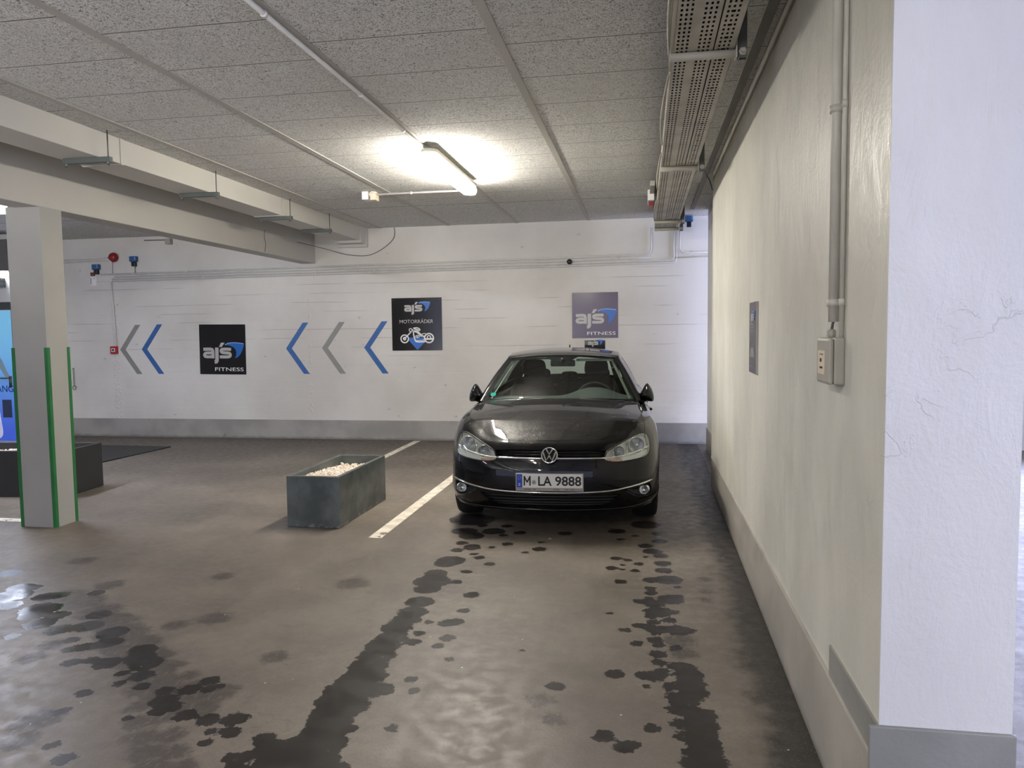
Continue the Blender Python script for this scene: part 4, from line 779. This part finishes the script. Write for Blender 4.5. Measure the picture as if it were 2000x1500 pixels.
def panels(sd):
    G = GR3.copy(); side = G[..., 1] > .25
    for cv_, cz in WC:
        dv, dz = G[..., 1]-cv_, G[..., 2]-cz; r = np.hypot(dv, dz); m_ = side & (np.abs(r-RA) < .022) & (SS > 6) & (SS < 18.4)
        k = np.where(m_, RA/np.maximum(r, 1e-6), 1); G[..., 1] = np.where(m_, cv_+dv*k, G[..., 1]); G[..., 2] = np.where(m_, cz+dz*k, G[..., 2])
    c = (G[:-1, :-1]+G[1:, :-1]+G[1:, 1:]+G[:-1, 1:])/4; s_ = SS[:-1, :-1]; t_ = TT[:-1, :-1]
    cut = np.zeros(s_.shape, bool)
    for cv_, cz in WC: cut |= (np.hypot(c[..., 1]-cv_, c[..., 2]-cz) < RA-.002) & (s_ > 6) & (s_ < 18.4)
    fr = s_ < 8.6
    cut |= fr & (inside(HLcut, c[..., 0], c[..., 2]) | inside(GRcut, c[..., 0], c[..., 2]) | inside(FOGcut, c[..., 0], c[..., 2]) | inside(LGcut, c[..., 0], c[..., 2]))
    v = c[..., 1]; u = c[..., 0]; z = c[..., 2]; lab = np.full(s_.shape, 'fender', dtype=object)
    lab[v > 1.36] = 'front_door'; lab[v > 2.42] = 'rear_door'; lab[(v > 3.25)] = 'rear_quarter'; lab[(s_ > 18.0)] = 'tailgate'; lab[(s_ > 16.6) & (z < .70)] = 'rear_bumper'
    lab[(s_ < 9.2) & (v < .52) & (z < .63)] = 'front_bumper'; lab[(s_ < 4.2) & (z < .69)] = 'front_bumper'
    lab[(s_ < 8.2) & (u < .752) & (z > .69) & (v < .6)] = 'bonnet'
    lab[(z < .285) & (v > 1.1) & (v < 3.2)] = 'side_sill'
    return G, cut, lab
parts = {}
for sd in (1, -1):
    G, cut, lab = panels(sd); V = G.reshape(-1, 3)*np.array([sd, 1, 1]); nt = len(tA); I = np.arange(len(sA)*nt).reshape(len(sA), nt)
    Q = np.stack([I[:-1, :-1], I[1:, :-1], I[1:, 1:], I[:-1, 1:]], -1)
    if sd < 0: Q = Q[..., ::-1]
    for nm in set(lab.ravel()):
        q = Q[(lab == nm) & ~cut]
        if len(q) == 0: continue
        key = nm if nm in ('front_bumper', 'bonnet', 'tailgate', 'rear_bumper') else (nm, sd)
        parts.setdefault(key, []).append((V, q))
bon_extra = []
def add_panel(key, m_):
    vs, fs, k = [], [], 0
    for V, q in parts[key]:
        used, inv = np.unique(q, return_inverse=True); vs.append(V[used]); fs.append(inv.reshape(q.shape)+k); k += len(used)
    V = np.concatenate(vs); F_ = np.concatenate(fs); return raw(key if isinstance(key, str) else key[0], V.tolist(), F_.tolist(), m_, car, True)
# bonnet: spanned between the shut lines
def prof(T, x):
    T = np.array(T); t = np.interp(x, T[:, 0], np.arange(len(T))); return cr(T, np.atleast_1d(t))[:, 1]
ZC = [(.0, .70), (.12, .768), (.25, .826), (.42, .879), (.62, .925), (.82, .958), (1.0, .982), (1.15, .993), (1.3, 1.0)]
sb = np.linspace(1.0, 10.86, 110); B = skin(sb, np.full(110, 7.)); nu = 61; pu = np.linspace(-1, 1, nu); V = []
for k in range(110):
    ub, vb, zb = B[k]; zc = float(prof(ZC, vb)[0]); zc = max(zc, zb-.02) if vb > .3 else zc
    uc = np.interp(vb, (.12, 1.15), (.46, .655)); A_ = .022*np.clip((vb-.13)/.25, 0, 1)
    for p_ in pu:
        u_ = abs(p_)*ub; z = zb+(zc-zb)*(1-p_*p_)
        if ub > uc+.02: z += A_*(1. if u_ < uc else 1-((u_-uc)/(ub-uc))**1.0)
        else: z += A_*min(1, (ub-u_)/.03)
        V.append((p_*ub, vb, z))
I = np.arange(110*nu).reshape(110, nu); q = np.stack([I[:-1, :-1], I[:-1, 1:], I[1:, 1:], I[1:, :-1]], -1).reshape(-1, 4)
q = q[nu-1:] if False else q
parts['bonnet'].append((np.array(V), q))
for key in list(parts): add_panel(key, PW if key in ('bonnet', 'front_bumper') else (MATTE if not isinstance(key, str) and key[0] == 'side_sill' else PD))
def look(u, z, off=0.):
    p, n_, _ = lookup(u, z); return Vector(p+n_*off)
def drape(name, poly, off, m_, parent, cell=.02, sd=1, smooth=True, thick=0.):
    """a patch lying on the nose surface; poly in front view (x, z)"""
    b_ = BM(); f = b_.faces.new([b_.verts.new((x, 0, z)) for x, z in poly]); xs = [a for a, _ in poly]; zs = [a for _, a in poly]
    for ax, lo, hi in ((0, min(xs), max(xs)), (2, min(zs), max(zs))):
        k = lo+cell
        while k < hi-1e-4:
            no = Vector((1, 0, 0)) if ax == 0 else Vector((0, 0, 1)); co = no*k
            bmesh.ops.bisect_plane(b_, geom=b_.verts[:]+b_.edges[:]+b_.faces[:], plane_co=co, plane_no=no); k += cell
    bmesh.ops.triangulate(b_, faces=[f for f in b_.faces if len(f.verts) > 4])
    for v in b_.verts:
        p = look(v.co.x, v.co.z, off); v.co = Vector((p.x*sd, p.y, p.z))
    if thick:
        r = bmesh.ops.solidify(b_, geom=b_.faces[:], thickness=thick)
    return obj(name, b_, m_, parent, smooth)
def edge_tube(name, path, r, m_, parent, off=.0, sd=1, closed=False, seg=8, sq=None):
    P = [look(a, b, off) for a, b in path]; P = [Vector((p.x*sd, p.y, p.z)) for p in P]; b_ = tube(BM(), P, r, seg, closed=closed)
    return obj(name, b_, m_, parent, smooth=True)
def well(name, poly, dep, m_, parent, sd=1, inner=.90):
    """side walls and floor of a recess"""
    P = np.array(poly); c = P.mean(0); n_ = len(P); b_ = BM(); A = []; Bv = []
    for x, z in poly:
        p, nn, _ = lookup(x, z); nn = np.array([nn[0]*.3, -1, .05]); nn /= np.linalg.norm(nn); a = p; bq = p-nn*dep
        bq = bq+(np.array([c[0], bq[1], c[1]])-bq)*(1-inner)
        A.append(b_.verts.new((a[0]*sd, a[1], a[2]))); Bv.append(b_.verts.new((bq[0]*sd, bq[1], bq[2])))
    for i in range(n_): b_.faces.new((A[i], A[(i+1) % n_], Bv[(i+1) % n_], Bv[i]))
    cc = b_.verts.new(sum((v.co for v in Bv), Vector())/n_)
    for i in range(n_): b_.faces.new((Bv[i], Bv[(i+1) % n_], cc))
    return obj(name, b_, m_, parent)
def ft(o, m4):
    o.matrix_local = m4; return o
for sd in (1, -1):
    h_ = empty('headlight'); h_.parent = car
    well('housing', HL, .07, mat('headlight_housing', (236, 236, 226), .35, .2), h_, sd, .93)
    edge_tube('gasket', smooth2(HL, 2, True), .0055, MATTE, h_, -.001, sd, True)
    for (u, z, r, d, nm) in ((.690, .716, .062, .012, 'main_reflector'), (.545, .674, .046, .010, 'inner_reflector')):
        p, nn, _ = lookup(u, z); b_ = BM(); pr = [(r*math.sqrt(k/8), -.055+.055*k/8) for k in range(9)]+[(r*1.05, 0), (r*1.07, -.006)]
        lathe(b_, pr, 28, Matrix.Translation((u*sd, p[1]+d+.012, z)) @ Matrix.Rotation(PI/2, 4, 'X')); obj(nm, b_, SATIN, h_, smooth=True)
        b_ = BM(); lathe(b_, [(0, -.012), (.010, -.014), (.012, -.03), (.008, -.05)], 12, Matrix.Translation((u*sd, p[1]+d+.012, z)) @ Matrix.Rotation(PI/2, 4, 'X')); obj('bulb', b_, CHR, h_, smooth=True)
        b_ = BM()
        for k in range(7):   # reflector facets
            a_ = -.8+k*.27; tube(b_, [(u*sd+r*.95*math.sin(a_)*.3*j/3+ (k-3)*r*.22, p[1]+d+.016+.04*(1-(j/3)**2)*.5, z-r*.8+r*1.6*j/3) for j in range(4)], .0012, 4)
        obj_each('reflector_rib', b_, CHR, h_)
    edge_tube('frame_strip', [(.618, .655), (.616, .70), (.618, .748)], .005, SATIN, h_, -.02, sd)
    edge_tube('frame_strip', [(.772, .69), (.770, .73), (.764, .772), (.73, .785), (.66, .762)], .005, SATIN, h_, -.02, sd)
    edge_tube('light_bar', smooth2([(.433, .636), (.50, .641), (.58, .652), (.66, .668), (.73, .683), (.792, .700)], 4), .0065, mat('chromed_light_bar', (236, 236, 226), .3, .5), h_, -.010, sd)
    drape('indicator_lens', [(.44, .617), (.47, .611), (.56, .609), (.575, .625), (.50, .624), (.445, .626)], -.012, AMB, h_, .03, sd)
    drape('lower_reflector', [(.58, .609), (.66, .616), (.75, .630), (.79, .648), (.792, .682), (.73, .667), (.66, .651), (.585, .638)], -.020, mat('lower_reflector_grey', (214, 216, 206), .4, .1), h_, .03, sd)
    drape('lens', HL, .003, LENS, h_, .02, sd)
    # fog lamp pocket
    f_ = empty('fog_lamp'); f_.parent = car
    well('pocket', FOG, .06, MATTE, f_, sd, .92); p, nn, _ = lookup(.745, .355)
    b_ = BM(); lathe(b_, [(0, -.03), (.02, -.026), (.034, -.008), (.038, .0), (.040, -.002), (.041, -.03)], 20, Matrix.Translation((.742*sd, p[1]+.012, .360)) @ Matrix.Rotation(-.4*sd, 4, 'Z') @ Matrix.Rotation(PI/2, 4, 'X')); obj('reflector', b_, SATIN, f_, smooth=True)
    drape('lens', [(.655, .352), (.70, .378), (.782, .395), (.787, .340), (.76, .322), (.70, .328)], -.010, LENS, f_, .03, sd)
    edge_tube('pocket_edge', FOG, .004, GLOSS, f_, .001, sd, True)
    edge_tube('washer_cover', [(.685, .588), (.735, .596), (.738, .552), (.69, .545)], .0015, M['dark'], car, .0, sd, True, 5)
    edge_tube('pocket_fin', [(.60, .372), (.645, .335), (.70, .306)], .007, GLOSS, f_, .002, sd)
edge_tube('front_chrome_strip', smooth2([(-.808, .430), (-.72, .417), (-.61, .400), (-.50, .383), (-.38, .374), (-.2, .3685), (0, .367), (.2, .3685), (.38, .374), (.50, .383), (.61, .400), (.72, .417), (.808, .430)], 4), .0078, CHR, car, .003)
# upper grille with its chrome bar and badge
g_ = empty('grille'); g_.parent = car
well('recess', GR, .05, M['dark'], g_, 1, .97)
for z in (.660, .682): edge_tube('slat', [(-.438+.0*z, z), (-.25, z+.003), (0, z+.004), (.25, z+.003), (.438, z)], .0045, GLOSS, g_, -.012)
edge_tube('chrome_bar', [(x, .634-.0*abs(x)) for x in np.linspace(-.44, .44, 25)], .0085, CHR, g_, .002)
edge_tube('lower_slat', [(x, .610) for x in np.linspace(-.43, .43, 15)], .004, GLOSS, g_, .001)
lg = empty('lower_grille'); lg.parent = car
well('recess', LG, .07, M['dark'], lg, 1, .96)
for z, w in ((.330, .545), (.304, .515), (.278, .48), (.256, .44)): edge_tube('slat', [(x, z) for x in np.linspace(-w, w, 17)], .0055, MATTE, lg, -.012)
edge_tube('chin_lip', smooth2([(-.80, .262), (-.66, .236), (-.45, .222), (0, .214), (.45, .222), (.66, .236), (.80, .262)], 4), .008, GLOSS, car, .004)
# badge
bd = empty('badge', (0, .012, .6605)); bd.parent = car; bd.rotation_euler = (-.42, 0, 0)
b_ = BM(); lathe(b_, [(0, -.006), (.060, -.006), (.066, -.012), (.066, -.02)], 40, Matrix.Rotation(PI/2, 4, 'X') @ Matrix.Diagonal((1, 1, -1, 1))); obj('badge_backing', b_, GLOSS, bd, smooth=False)
b_ = BM(); tube(b_, [(.0615*math.cos(k*PI/24), -.013, .0615*math.sin(k*PI/24)) for k in range(48)], .0068, 8, closed=True); obj('ring', b_, CHR, bd, smooth=True)
b_ = BM(); st = lambda L, w=.0125: stroke(b_, L, w, -.019, -.006, 1)
st([(-.026, .050), (0, .006), (.026, .050)]); st([(-.050, .024), (-.024, -.047), (0, -.004)][::1]); st([(.050, .024), (.024, -.047), (0, -.004)]); obj('letters', b_, CHR, bd)
# number plate
pl = empty('number_plate', (0, -.004, .390)); pl.parent = car
obj('holder', box(BM(), -.268, .268, -.006, .02, -.010, .132), mat('plate_holder_grey', (150, 146, 136), .5), pl, bevel=.003)
obj('plate', box(BM(), -.260, .260, -.010, -.006, .018, .128), mat('plate_white', (226, 224, 216), .4), pl, bevel=.002)
obj('country_band', box(BM(), -.259, -.214, -.0112, -.010, .020, .126), mat('plate_blue', (28, 70, 170), .4), pl)
b_ = BM()
for k in range(12): lathe(b_, [(0, .0006), (.0018, .0004), (.0018, 0)], 6, Matrix.Translation((-.2365+.012*math.cos(k*PI/6), -.0112, .098+.012*math.sin(k*PI/6))) @ Matrix.Rotation(PI/2, 4, 'X'))
obj('stars', b_, mat('star_yellow', (200, 190, 110), .5), pl); obj('country_letter', shift(text_bm('D', .012, .020, .02), -.2425, -.0122, .034), M['lwhite'], pl)
PK = mat('plate_black', (16, 16, 17), .5)
for s_, x, w in (('M', -.203, .055), ('LA', -.088, .106), ('9888', .046, .204)): obj('characters', stroke(stroke(stroke(stroke(BM(), [(-.198, .035), (-.198, .111)], .0105, -.0122, -.010, 1), [(-.153, .035), (-.153, .111)], .0105, -.0122, -.010, 1), [(-.200, .111), (-.1755, .062)], .0105, -.0123, -.010, 1), [(-.151, .111), (-.1755, .062)], .0105, -.0124, -.010, 1) if s_ == 'M' else shift(text_bm(s_, w, .076, .018), x, -.0122, .035), PK, pl)
b_ = BM(); lathe(b_, [(0, .0012), (.016, .001), (.0175, 0)], 20, Matrix.Translation((-.122, -.010, .062)) @ Matrix.Rotation(PI/2, 4, 'X')); obj('seal', b_, mat('seal_grey', (176, 172, 164), .5), pl)
b_ = BM(); tube(b_, [(-.122+.0165*math.cos(k*PI/10), -.0115, .062+.0165*math.sin(k*PI/10)) for k in range(20)], .0009, 4, closed=True); box(b_, -.128, -.116, -.0118, -.0112, .057, .067); obj('seal_print', b_, mat('seal_dark', (110, 108, 102), .5), pl)
b_ = BM()
for k, (x, w) in enumerate(((-.20, .055), (-.13, .02), (.03, .05), (.12, .03), (.16, .04))): box(b_, x, x+w, -.0068, -.006, .001, .008)
obj('holder_print', b_, mat('print_grey', (96, 94, 90), .5), pl)

# windscreen, roof, glass house
def Wq(p, q):
    u = p*(.735+(.530-.735)*q); v = 1.13+.15*p*p+(.70-.07*p*p)*q; z = .985-.012*p*p+(.410-.018*p*p)*q; bl = 4*q*(1-q)
    return np.array([u, v-.006*bl, z+.007*bl])
def gridmesh(name, fn, na, nb, m_, parent=car, a=(-1, 1), b=(0, 1)):
    A = np.linspace(a[0], a[1], na); B_ = np.linspace(b[0], b[1], nb); V = [tuple(fn(x, y)) for x in A for y in B_]
    F_ = [(i*nb+j, (i+1)*nb+j, (i+1)*nb+j+1, i*nb+j+1) for i in range(na-1) for j in range(nb-1)]; return raw(name, V, F_, m_, parent, True)
ws = gridmesh('windscreen', Wq, 33, 17, GLASS)
FRT = mat('black_frit', (6, 6, 7), .3)
def frit(p0, p1, q0, q1, parent=ws, name='black_border'):
    return gridmesh(name, lambda p, q: Wq(p, q)+np.array([0, .004, -.003]), 25, 6, FRT, parent, (p0, p1), (q0, q1))
frit(-1, 1, 0, .055); frit(-1, 1, .965, 1); frit(-1, -.965, 0, 1); frit(.965, 1, 0, 1)
gridmesh('sensor_area', lambda p, q: Wq(p*(1+.9*(q-.88)/.10 if q > .88 else 1), q)+np.array([0, .005, -.004]), 9, 9, FRT, ws, (-.17, .17), (.86, .97))
b_ = BM(); lathe(b_, [(0, .0015), (.028, .001), (.028, 0)], 24); c0 = Wq(-.905, .14); dq = Vector(Wq(-.905, .2)-Wq(-.905, .08)).normalized(); dp = Vector((1, -.1, 0)).normalized(); nn = dp.cross(dq).normalized()
o = obj('windscreen_sticker', b_, mat('green_sticker', (40, 120, 108), .9, Specular_IOR_Level=0.), ws); o.matrix_local = Matrix.Translation(Vector(c0)+nn*.004) @ Matrix((dp, nn.cross(dp), nn)).transposed().to_4x4()
b_ = BM(); box(b_, -.018, .018, -.020, -.012, .0015, .002); box(b_, -.004, .004, -.004, .016, .0015, .002); o2 = obj('sticker_print', b_, M['lwhite'], ws); o2.matrix_local = o.matrix_local.copy()
UP = [(1.30, .775, .968), (1.45, .735, 1.075), (1.62, .680, 1.185), (1.80, .620, 1.290), (1.92, .580, 1.352), (2.05, .570, 1.383), (2.4, .578, 1.405), (2.8, .578, 1.405), (3.3, .562, 1.385), (3.70, .535, 1.340), (3.88, .590, 1.20), (4.02, .640, 1.07), (4.06, .66, 1.03)]
UPa = np.array(UP)
def Uv(v): return np.array([np.interp(v, UPa[:, 0], UPa[:, 1]), v, np.interp(v, UPa[:, 0], UPa[:, 2])])
BL = skin(np.linspace(9, 20.2, 400), np.full(400, 7.))
def Lv(v): i = np.argsort(BL[:, 1]); return np.array([np.interp(v, BL[i, 1], BL[i, 0]), v, np.interp(v, BL[i, 1], BL[i, 2])])
def side(v, r, off=0.):
    a, b = Lv(v), Uv(v); b[2] = max(b[2], a[2]+.001); p = a+(b-a)*r; p[0] += .022*4*r*(1-r)*min(1, (b[2]-a[2])/.3)+off; return p
for sd in (1, -1):
    for nm, lo, hi, m_ in (('front_side_window', 1.50, 2.36, GLASSD), ('rear_side_window', 2.44, 3.22, GLASSD), ('quarter_window', 3.26, 3.48, GLASSD)):
        gridmesh(nm, lambda v, r: side(v, r)*np.array([sd, 1, 1]), 24, 12, m_, car, (lo, hi), (.03, .90))
    SP = lambda nm, lo, hi, m_, r0=0., r1=1., off=.002: gridmesh(nm, lambda v, r: side(v, r, off)*np.array([sd, 1, 1]), 26, 12, m_, car, (lo, hi), (r0, r1))
    SP('front_pillar', 1.30, 1.51, PD); SP('middle_pillar', 2.35, 2.45, GLOSS); SP('window_divider', 3.215, 3.265, GLOSS); SP('rear_pillar', 3.47, 4.05, PD); SP('roof_rail', 1.50, 3.5, PD, .89, 1.); SP('waist_rail', 1.50, 3.5, MATTE, 0., .04, .004)
    gridmesh('windscreen_pillar', lambda q, r: ((1-r)*Wq(1., q)+r*Uv(1.30+(1.93-1.30)*q)+np.array([.008, -.004, .010])*math.sin(PI*r))*np.array([sd, 1, 1]), 24, 7, PD, car, (0, 1), (0, 1))
    gridmesh('pillar_trim', lambda q, r: (Wq(.925, .03+q*.94)+np.array([.03*r-.006, .045+.05*r, -.02-.01*r]))*np.array([sd, 1, 1]), 16, 4, LIN, car, (0, 1), (0, 1))
RZ = [(1.83, 1.3955), (1.95, 1.420), (2.1, 1.436), (2.4, 1.452), (2.7, 1.456), (3.1, 1.444), (3.5, 1.412), (3.80, 1.372)]
def roof(p, v):
    vv_ = v+.08*p*p*max(0, 1-(v-1.83)/.5)-.06*p*p*max(0, (v-3.4)/.4); e = Uv(min(max(vv_, 1.91), 3.72)) if v > 1.9 else Uv(1.92); zc = np.interp(v, [a for a, _ in RZ], [b for _, b in RZ]); k = np.clip((v-1.83)/.12, 0, 1)
    ue = .532+(e[0]-.532)*k; ze = 1.365+(e[2]-1.365)*k if v < 1.95 else e[2]; ue += .004
    return np.array([p*ue, vv_, ze+.002+(zc-ze)*(1-abs(p)**2.3)])
gridmesh('roof', roof, 41, 60, PD, car, (-1, 1), (1.83, 3.80))
gridmesh('headliner', lambda p, v: roof(p, v)*np.array([.96, 1, 1])-np.array([0, 0, .03]), 21, 20, mat('headliner_grey', (120, 124, 118), .9), car, (-1, 1), (1.88, 3.75))
rw = lambda p, q: np.array([p*(.53+.12*q), 3.80-.06*p*p+(.36-.04*p*p)*q, 1.366-.030*p*p-.345*q+.02*4*q*(1-q)])
gridmesh('rear_window', rw, 21, 11, GLASS, car, (-.86, .86), (.08, .86))
for a, b in (((-1, 1), (0, .09)), ((-1, 1), (.85, 1)), ((-1, -.85), (0, 1)), ((.85, 1), (0, 1))): gridmesh('tailgate_frame', lambda p, q: rw(p, q)+np.array([0, .003, .003]), 15, 9, PD, car, a, b)
b_ = BM(); tube(b_, [(0, 3.42, 1.42), (0, 3.47, 1.437), (0, 3.52, 1.470), (0, 3.53, 1.475)], [.016, .012, .006, .003], 8); obj('aerial', b_, MATTE, car, smooth=True)
# cowl and wipers
obj('cowl', box(BM(), -.755, .755, 1.10, 1.34, .930, .965), MATTE, car, bevel=.01)
for x0, x1, q1 in ((-.70, -.08, .018), (-.16, .56, .014)):
    b_ = BM(); P = [Wq(x, .022+q1*math.sin(PI*(k/8)))+np.array([0, -.014, .012]) for k, x in enumerate(np.linspace(x0/.735, x1/.735, 9))]; tube(b_, P, .0055, 6); w_ = obj('wiper', b_, MATTE, car, smooth=True)
    b_ = BM(); e = Vector(P[4]); tube(b_, [e, e+Vector((.12, -.02, -.006)), Vector((x1+.02, 1.10, .985))], [.006, .008, .010], 6); box(b_, x1-.01, x1+.05, 1.075, 1.115, .962, .997); obj('wiper_arm', b_, MATTE, w_)
# interior
obj('dashboard', None or box(BM(), -.70, .70, 1.20, 1.66, .80, .955), DASH, car, bevel=.04)
def dash_top(p, q):
    u = p*.70; v = 1.19+.48*q; z = .958+.040*math.sin(PI*min(1, q*1.25)*.62); d = (u-.33)/.235
    z += .085*math.exp(-abs(d)**2.6*1.1)*min(1, max(0, (q-.45)/.38))*(1 if q < .96 else .6); return np.array([u, v, z])
gridmesh('dashboard_top', dash_top, 61, 21, DASH, car)
b_ = BM(); tube(b_, [(.33+.185*math.cos(k*PI/18), 1.76+.05*math.sin(k*PI/18)+.03, .935+.176*math.sin(k*PI/18)) for k in range(36)], .016, 8, closed=True); sw = obj('steering_wheel', b_, MATTE, car, smooth=True)
b_ = BM(); box(b_, .25, .41, 1.76, 1.80, .88, .98); box(b_, .15, .51, 1.775, 1.79, .915, .945); obj('hub', b_, MATTE, sw, bevel=.01)
def cushion(name, cx, v0, v1, z0, z1, w, parent, m_=FAB, lean=0., tp=.8):
    b_ = BM(); bmesh.ops.create_cube(b_, size=1.)
    for v in b_.verts:
        s_ = tp if v.co.z > 0 else 1.; v.co = Vector((v.co.x*w*s_, v.co.y*(v1-v0), v.co.z*(z1-z0)))
    bmesh.ops.subdivide_edges(b_, edges=b_.edges[:], cuts=1, use_grid_fill=True); o = obj(name, b_, m_, parent, True); s = o.modifiers.new('round', 'SUBSURF'); s.levels = 2; s.render_levels = 2
    o.location = (cx, (v0+v1)/2, (z0+z1)/2); o.rotation_euler = (lean, 0, 0); return o
for cx, v, zz, nm in ((.34, 2.28, 1.08, 'front_seat'), (-.34, 2.28, 1.08, 'front_seat'), (.36, 3.25, .99, 'rear_seat'), (-.36, 3.25, .99, 'rear_seat'), (0, 3.27, .95, 'rear_seat')):
    s_ = empty(nm); s_.parent = car; w = .56 if 'front' in nm else .46
    cushion('backrest', cx, v-.09, v+.09, .50, zz+.08, w, s_, lean=-.18, tp=.86); cushion('seat_cushion', cx, v-.62, v-.02, .36, .58, w, s_, tp=.9)
    hw = .27 if cx else .22; cushion('headrest', cx, v+.06, v+.18, zz+.075, zz+.255 if 'front' in nm else zz+.20, hw, s_, lean=-.12, tp=.9)
    b_ = BM(); [tube(b_, [(cx+e, v+.10, zz-.02), (cx+e, v+.12, zz+.12)], .006, 6) for e in (-.07, .07)]; obj_each('headrest_post', b_, SATIN, s_, smooth=True)
obj('cabin_floor', box(BM(), -.70, .70, 1.30, 4.0, .24, .34), INT, car); obj('rear_shelf', box(BM(), -.58, .58, 3.35, 4.0, .93, .96), INT, car)
for sd in (1, -1): obj('door_lining', box(BM(), sd*.70 if sd > 0 else -.76, .76 if sd > 0 else -.70, 1.30, 3.9, .3, .94), INT, car)
mi = empty('interior_mirror', (0.01, 1.80, 1.318)); mi.parent = car; obj('mirror_shell', box(BM(), -.125, .125, -.02, .015, -.035, .03), MATTE, mi, bevel=.012); b_ = BM(); tube(b_, [(0, -.02, 0), (0, -.05, .05)], .02, 8); obj('mirror_foot', b_, MATTE, mi, smooth=True)
sv = empty('sun_visor', (.33, 1.93, 1.352)); sv.parent = car; obj('visor_flap', box(BM(), -.19, .19, -.02, .10, -.022, .0), LIN, sv, bevel=.008)
sv = empty('sun_visor', (-.33, 1.97, 1.362)); sv.parent = car; obj('visor_flap', box(BM(), -.19, .19, -.0, .12, -.012, .0), mat('grey_visor', (90, 94, 90), .8), sv, bevel=.005)
# folded door mirrors
for sd in (1, -1):
    mr = empty('door_mirror'); mr.parent = car
    PL = smooth2([(.762, 1.005), (.792, 1.068), (.828, 1.126), (.852, 1.122), (.884, 1.070), (.902, 1.005), (.893, .957), (.830, .958), (.786, .972)], 3, True); c0 = np.mean(PL, 0); b_ = BM(); R_ = []
    for v, k in ((1.395, .30), (1.41, .62), (1.44, .88), (1.48, 1.0), (1.54, .97), (1.585, .86)):
        R_.append([b_.verts.new((sd*(c0[0]+(x-c0[0])*k), v+.10*(x-c0[0]), c0[1]+(z-c0[1])*k)) for x, z in PL])
    n_ = len(PL)
    for A, B_ in zip(R_, R_[1:]):
        for i in range(n_): b_.faces.new((A[i], A[(i+1) % n_], B_[(i+1) % n_], B_[i]))
    b_.faces.new(R_[0][::-1]); b_.faces.new(R_[-1]); obj('mirror_cap', b_, PD, mr, True)
    b_ = BM(); tube(b_, [(sd*.775, 1.50, .955), (sd*.80, 1.49, .965), (sd*.835, 1.48, .985)], [.022, .020, .028], 8); obj('mirror_foot', b_, MATTE, mr, smooth=True)
    b_ = BM(); tube(b_, [(sd*.870, 1.437, 1.035), (sd*.888, 1.45, 1.00)], .004, 6); obj('indicator_strip', b_, M['lgrey'], mr)
    for v in (1.36, 2.42, 3.25):
        ss = np.interp(v, [c_[1] for c_ in CON[1:18]], np.arange(1, 18)); b_ = BM(); P = skin(np.full(24, ss), np.linspace(1.0, 6.9, 24)); tube(b_, [(p[0]*sd, p[1], p[2]) for p in P if not any(math.hypot(p[1]-a, p[2]-b) < RA for a, b in WC)], .0028, 5); obj('door_gap', b_, M['dark'], car)
    P = []
    for s_ in np.linspace(6.6, 8.6, 14):
        tt = np.linspace(5.3, 7, 60); q_ = skin(np.full(60, s_), tt); k = int(np.argmin(np.abs(q_[:, 0]-.758))); 
        if abs(q_[k, 0]-.758) < .02: P.append(q_[k])
    P += [p for p in skin(np.linspace(8.8, 10.86, 14), np.full(14, 7.))]
    P.sort(key=lambda p: p[1]); b_ = BM(); tube(b_, [(p[0]*sd, p[1], p[2]+.0005) for p in P], .0032, 5); obj('bonnet_gap', b_, M['dark'], car)
    for v in (2.22, 3.06): obj('door_grip', box(BM(), *(sorted((sd*.885, sd*.925))), v-.09, v+.09, .80, .825), PD, car, bevel=.008)
    A_ = np.linspace(17.1, 18.7, 12); B_ = np.linspace(4.6, 5.9, 8); raw('tail_light', [tuple((skin([x], [y])[0]+np.array([.004, .004, 0]))*np.array([sd, 1, 1])) for x in A_ for y in B_], [(i*8+j, (i+1)*8+j, (i+1)*8+j+1, i*8+j+1) for i in range(11) for j in range(7)], mat('tail_red', (140, 14, 18), .15), car, True)
# wheels
for v, z in WC:
    for sd in (1, -1):
        w = empty('wheel', (sd*.775, v, .3155)); w.parent = car; mx = Matrix.Rotation(sd*PI/2, 4, 'Y')
        b_ = BM(); lathe(b_, [(.205, -.095), (.225, -.102), (.28, -.106), (.303, -.098), (.3150, -.075), (.3155, 0), (.3150, .075), (.303, .098), (.28, .106), (.225, .102), (.205, .095), (.205, -.095)], 48, mx); obj('tyre', b_, TYRE, w, True)
        b_ = BM(); lathe(b_, [(.205, -.09), (.195, -.07), (.195, .06), (.207, .092), (.212, .094)], 40, mx); obj('rim_barrel', b_, RIM, w, True)
        b_ = BM()
        for k in range(5):
            for e in (-.13, .13):
                a_ = k*2*PI/5; A = Vector((.05, .0, .0)); p0 = Vector((sd*.085, math.cos(a_)*.04, math.sin(a_)*.04)); p1 = Vector((sd*.090, math.cos(a_+e)*.200, math.sin(a_+e)*.200)); tube(b_, [p0, p1], [.022, .014], 6)
        lathe(b_, [(0, .10), (.03, .098), (.055, .085), (.06, .05)], 20, mx); obj('spokes', b_, RIM, w, True)
        b_ = BM(); lathe(b_, [(0, .02), (.15, .02), (.15, .0), (0, .0)], 32, mx); obj('brake_disc', b_, M['steel'], w)
        # arch liner
        b_ = BM(); A = []
        for k in range(25):
            a_ = -.08+k*(PI+.16)/24; A.append([b_.verts.new((sd*x, v+math.cos(a_)*RA*.995, .315+math.sin(a_)*RA*.995)) for x in (.50, .862)])
        for p_, q_ in zip(A, A[1:]): b_.faces.new((p_[0], q_[0], q_[1], p_[1]))
        obj('wheel_arch', b_, M['dark'], car, True)
obj('underbody', box(box(BM(), -.56, .56, .22, 4.05, .20, .30), -.78, .78, 1.26, 3.1, .20, .30), M['dark'], car); obj('engine_bay_wall', box(BM(), -.68, .68, .62, 1.05, .30, .80), M['dark'], car)
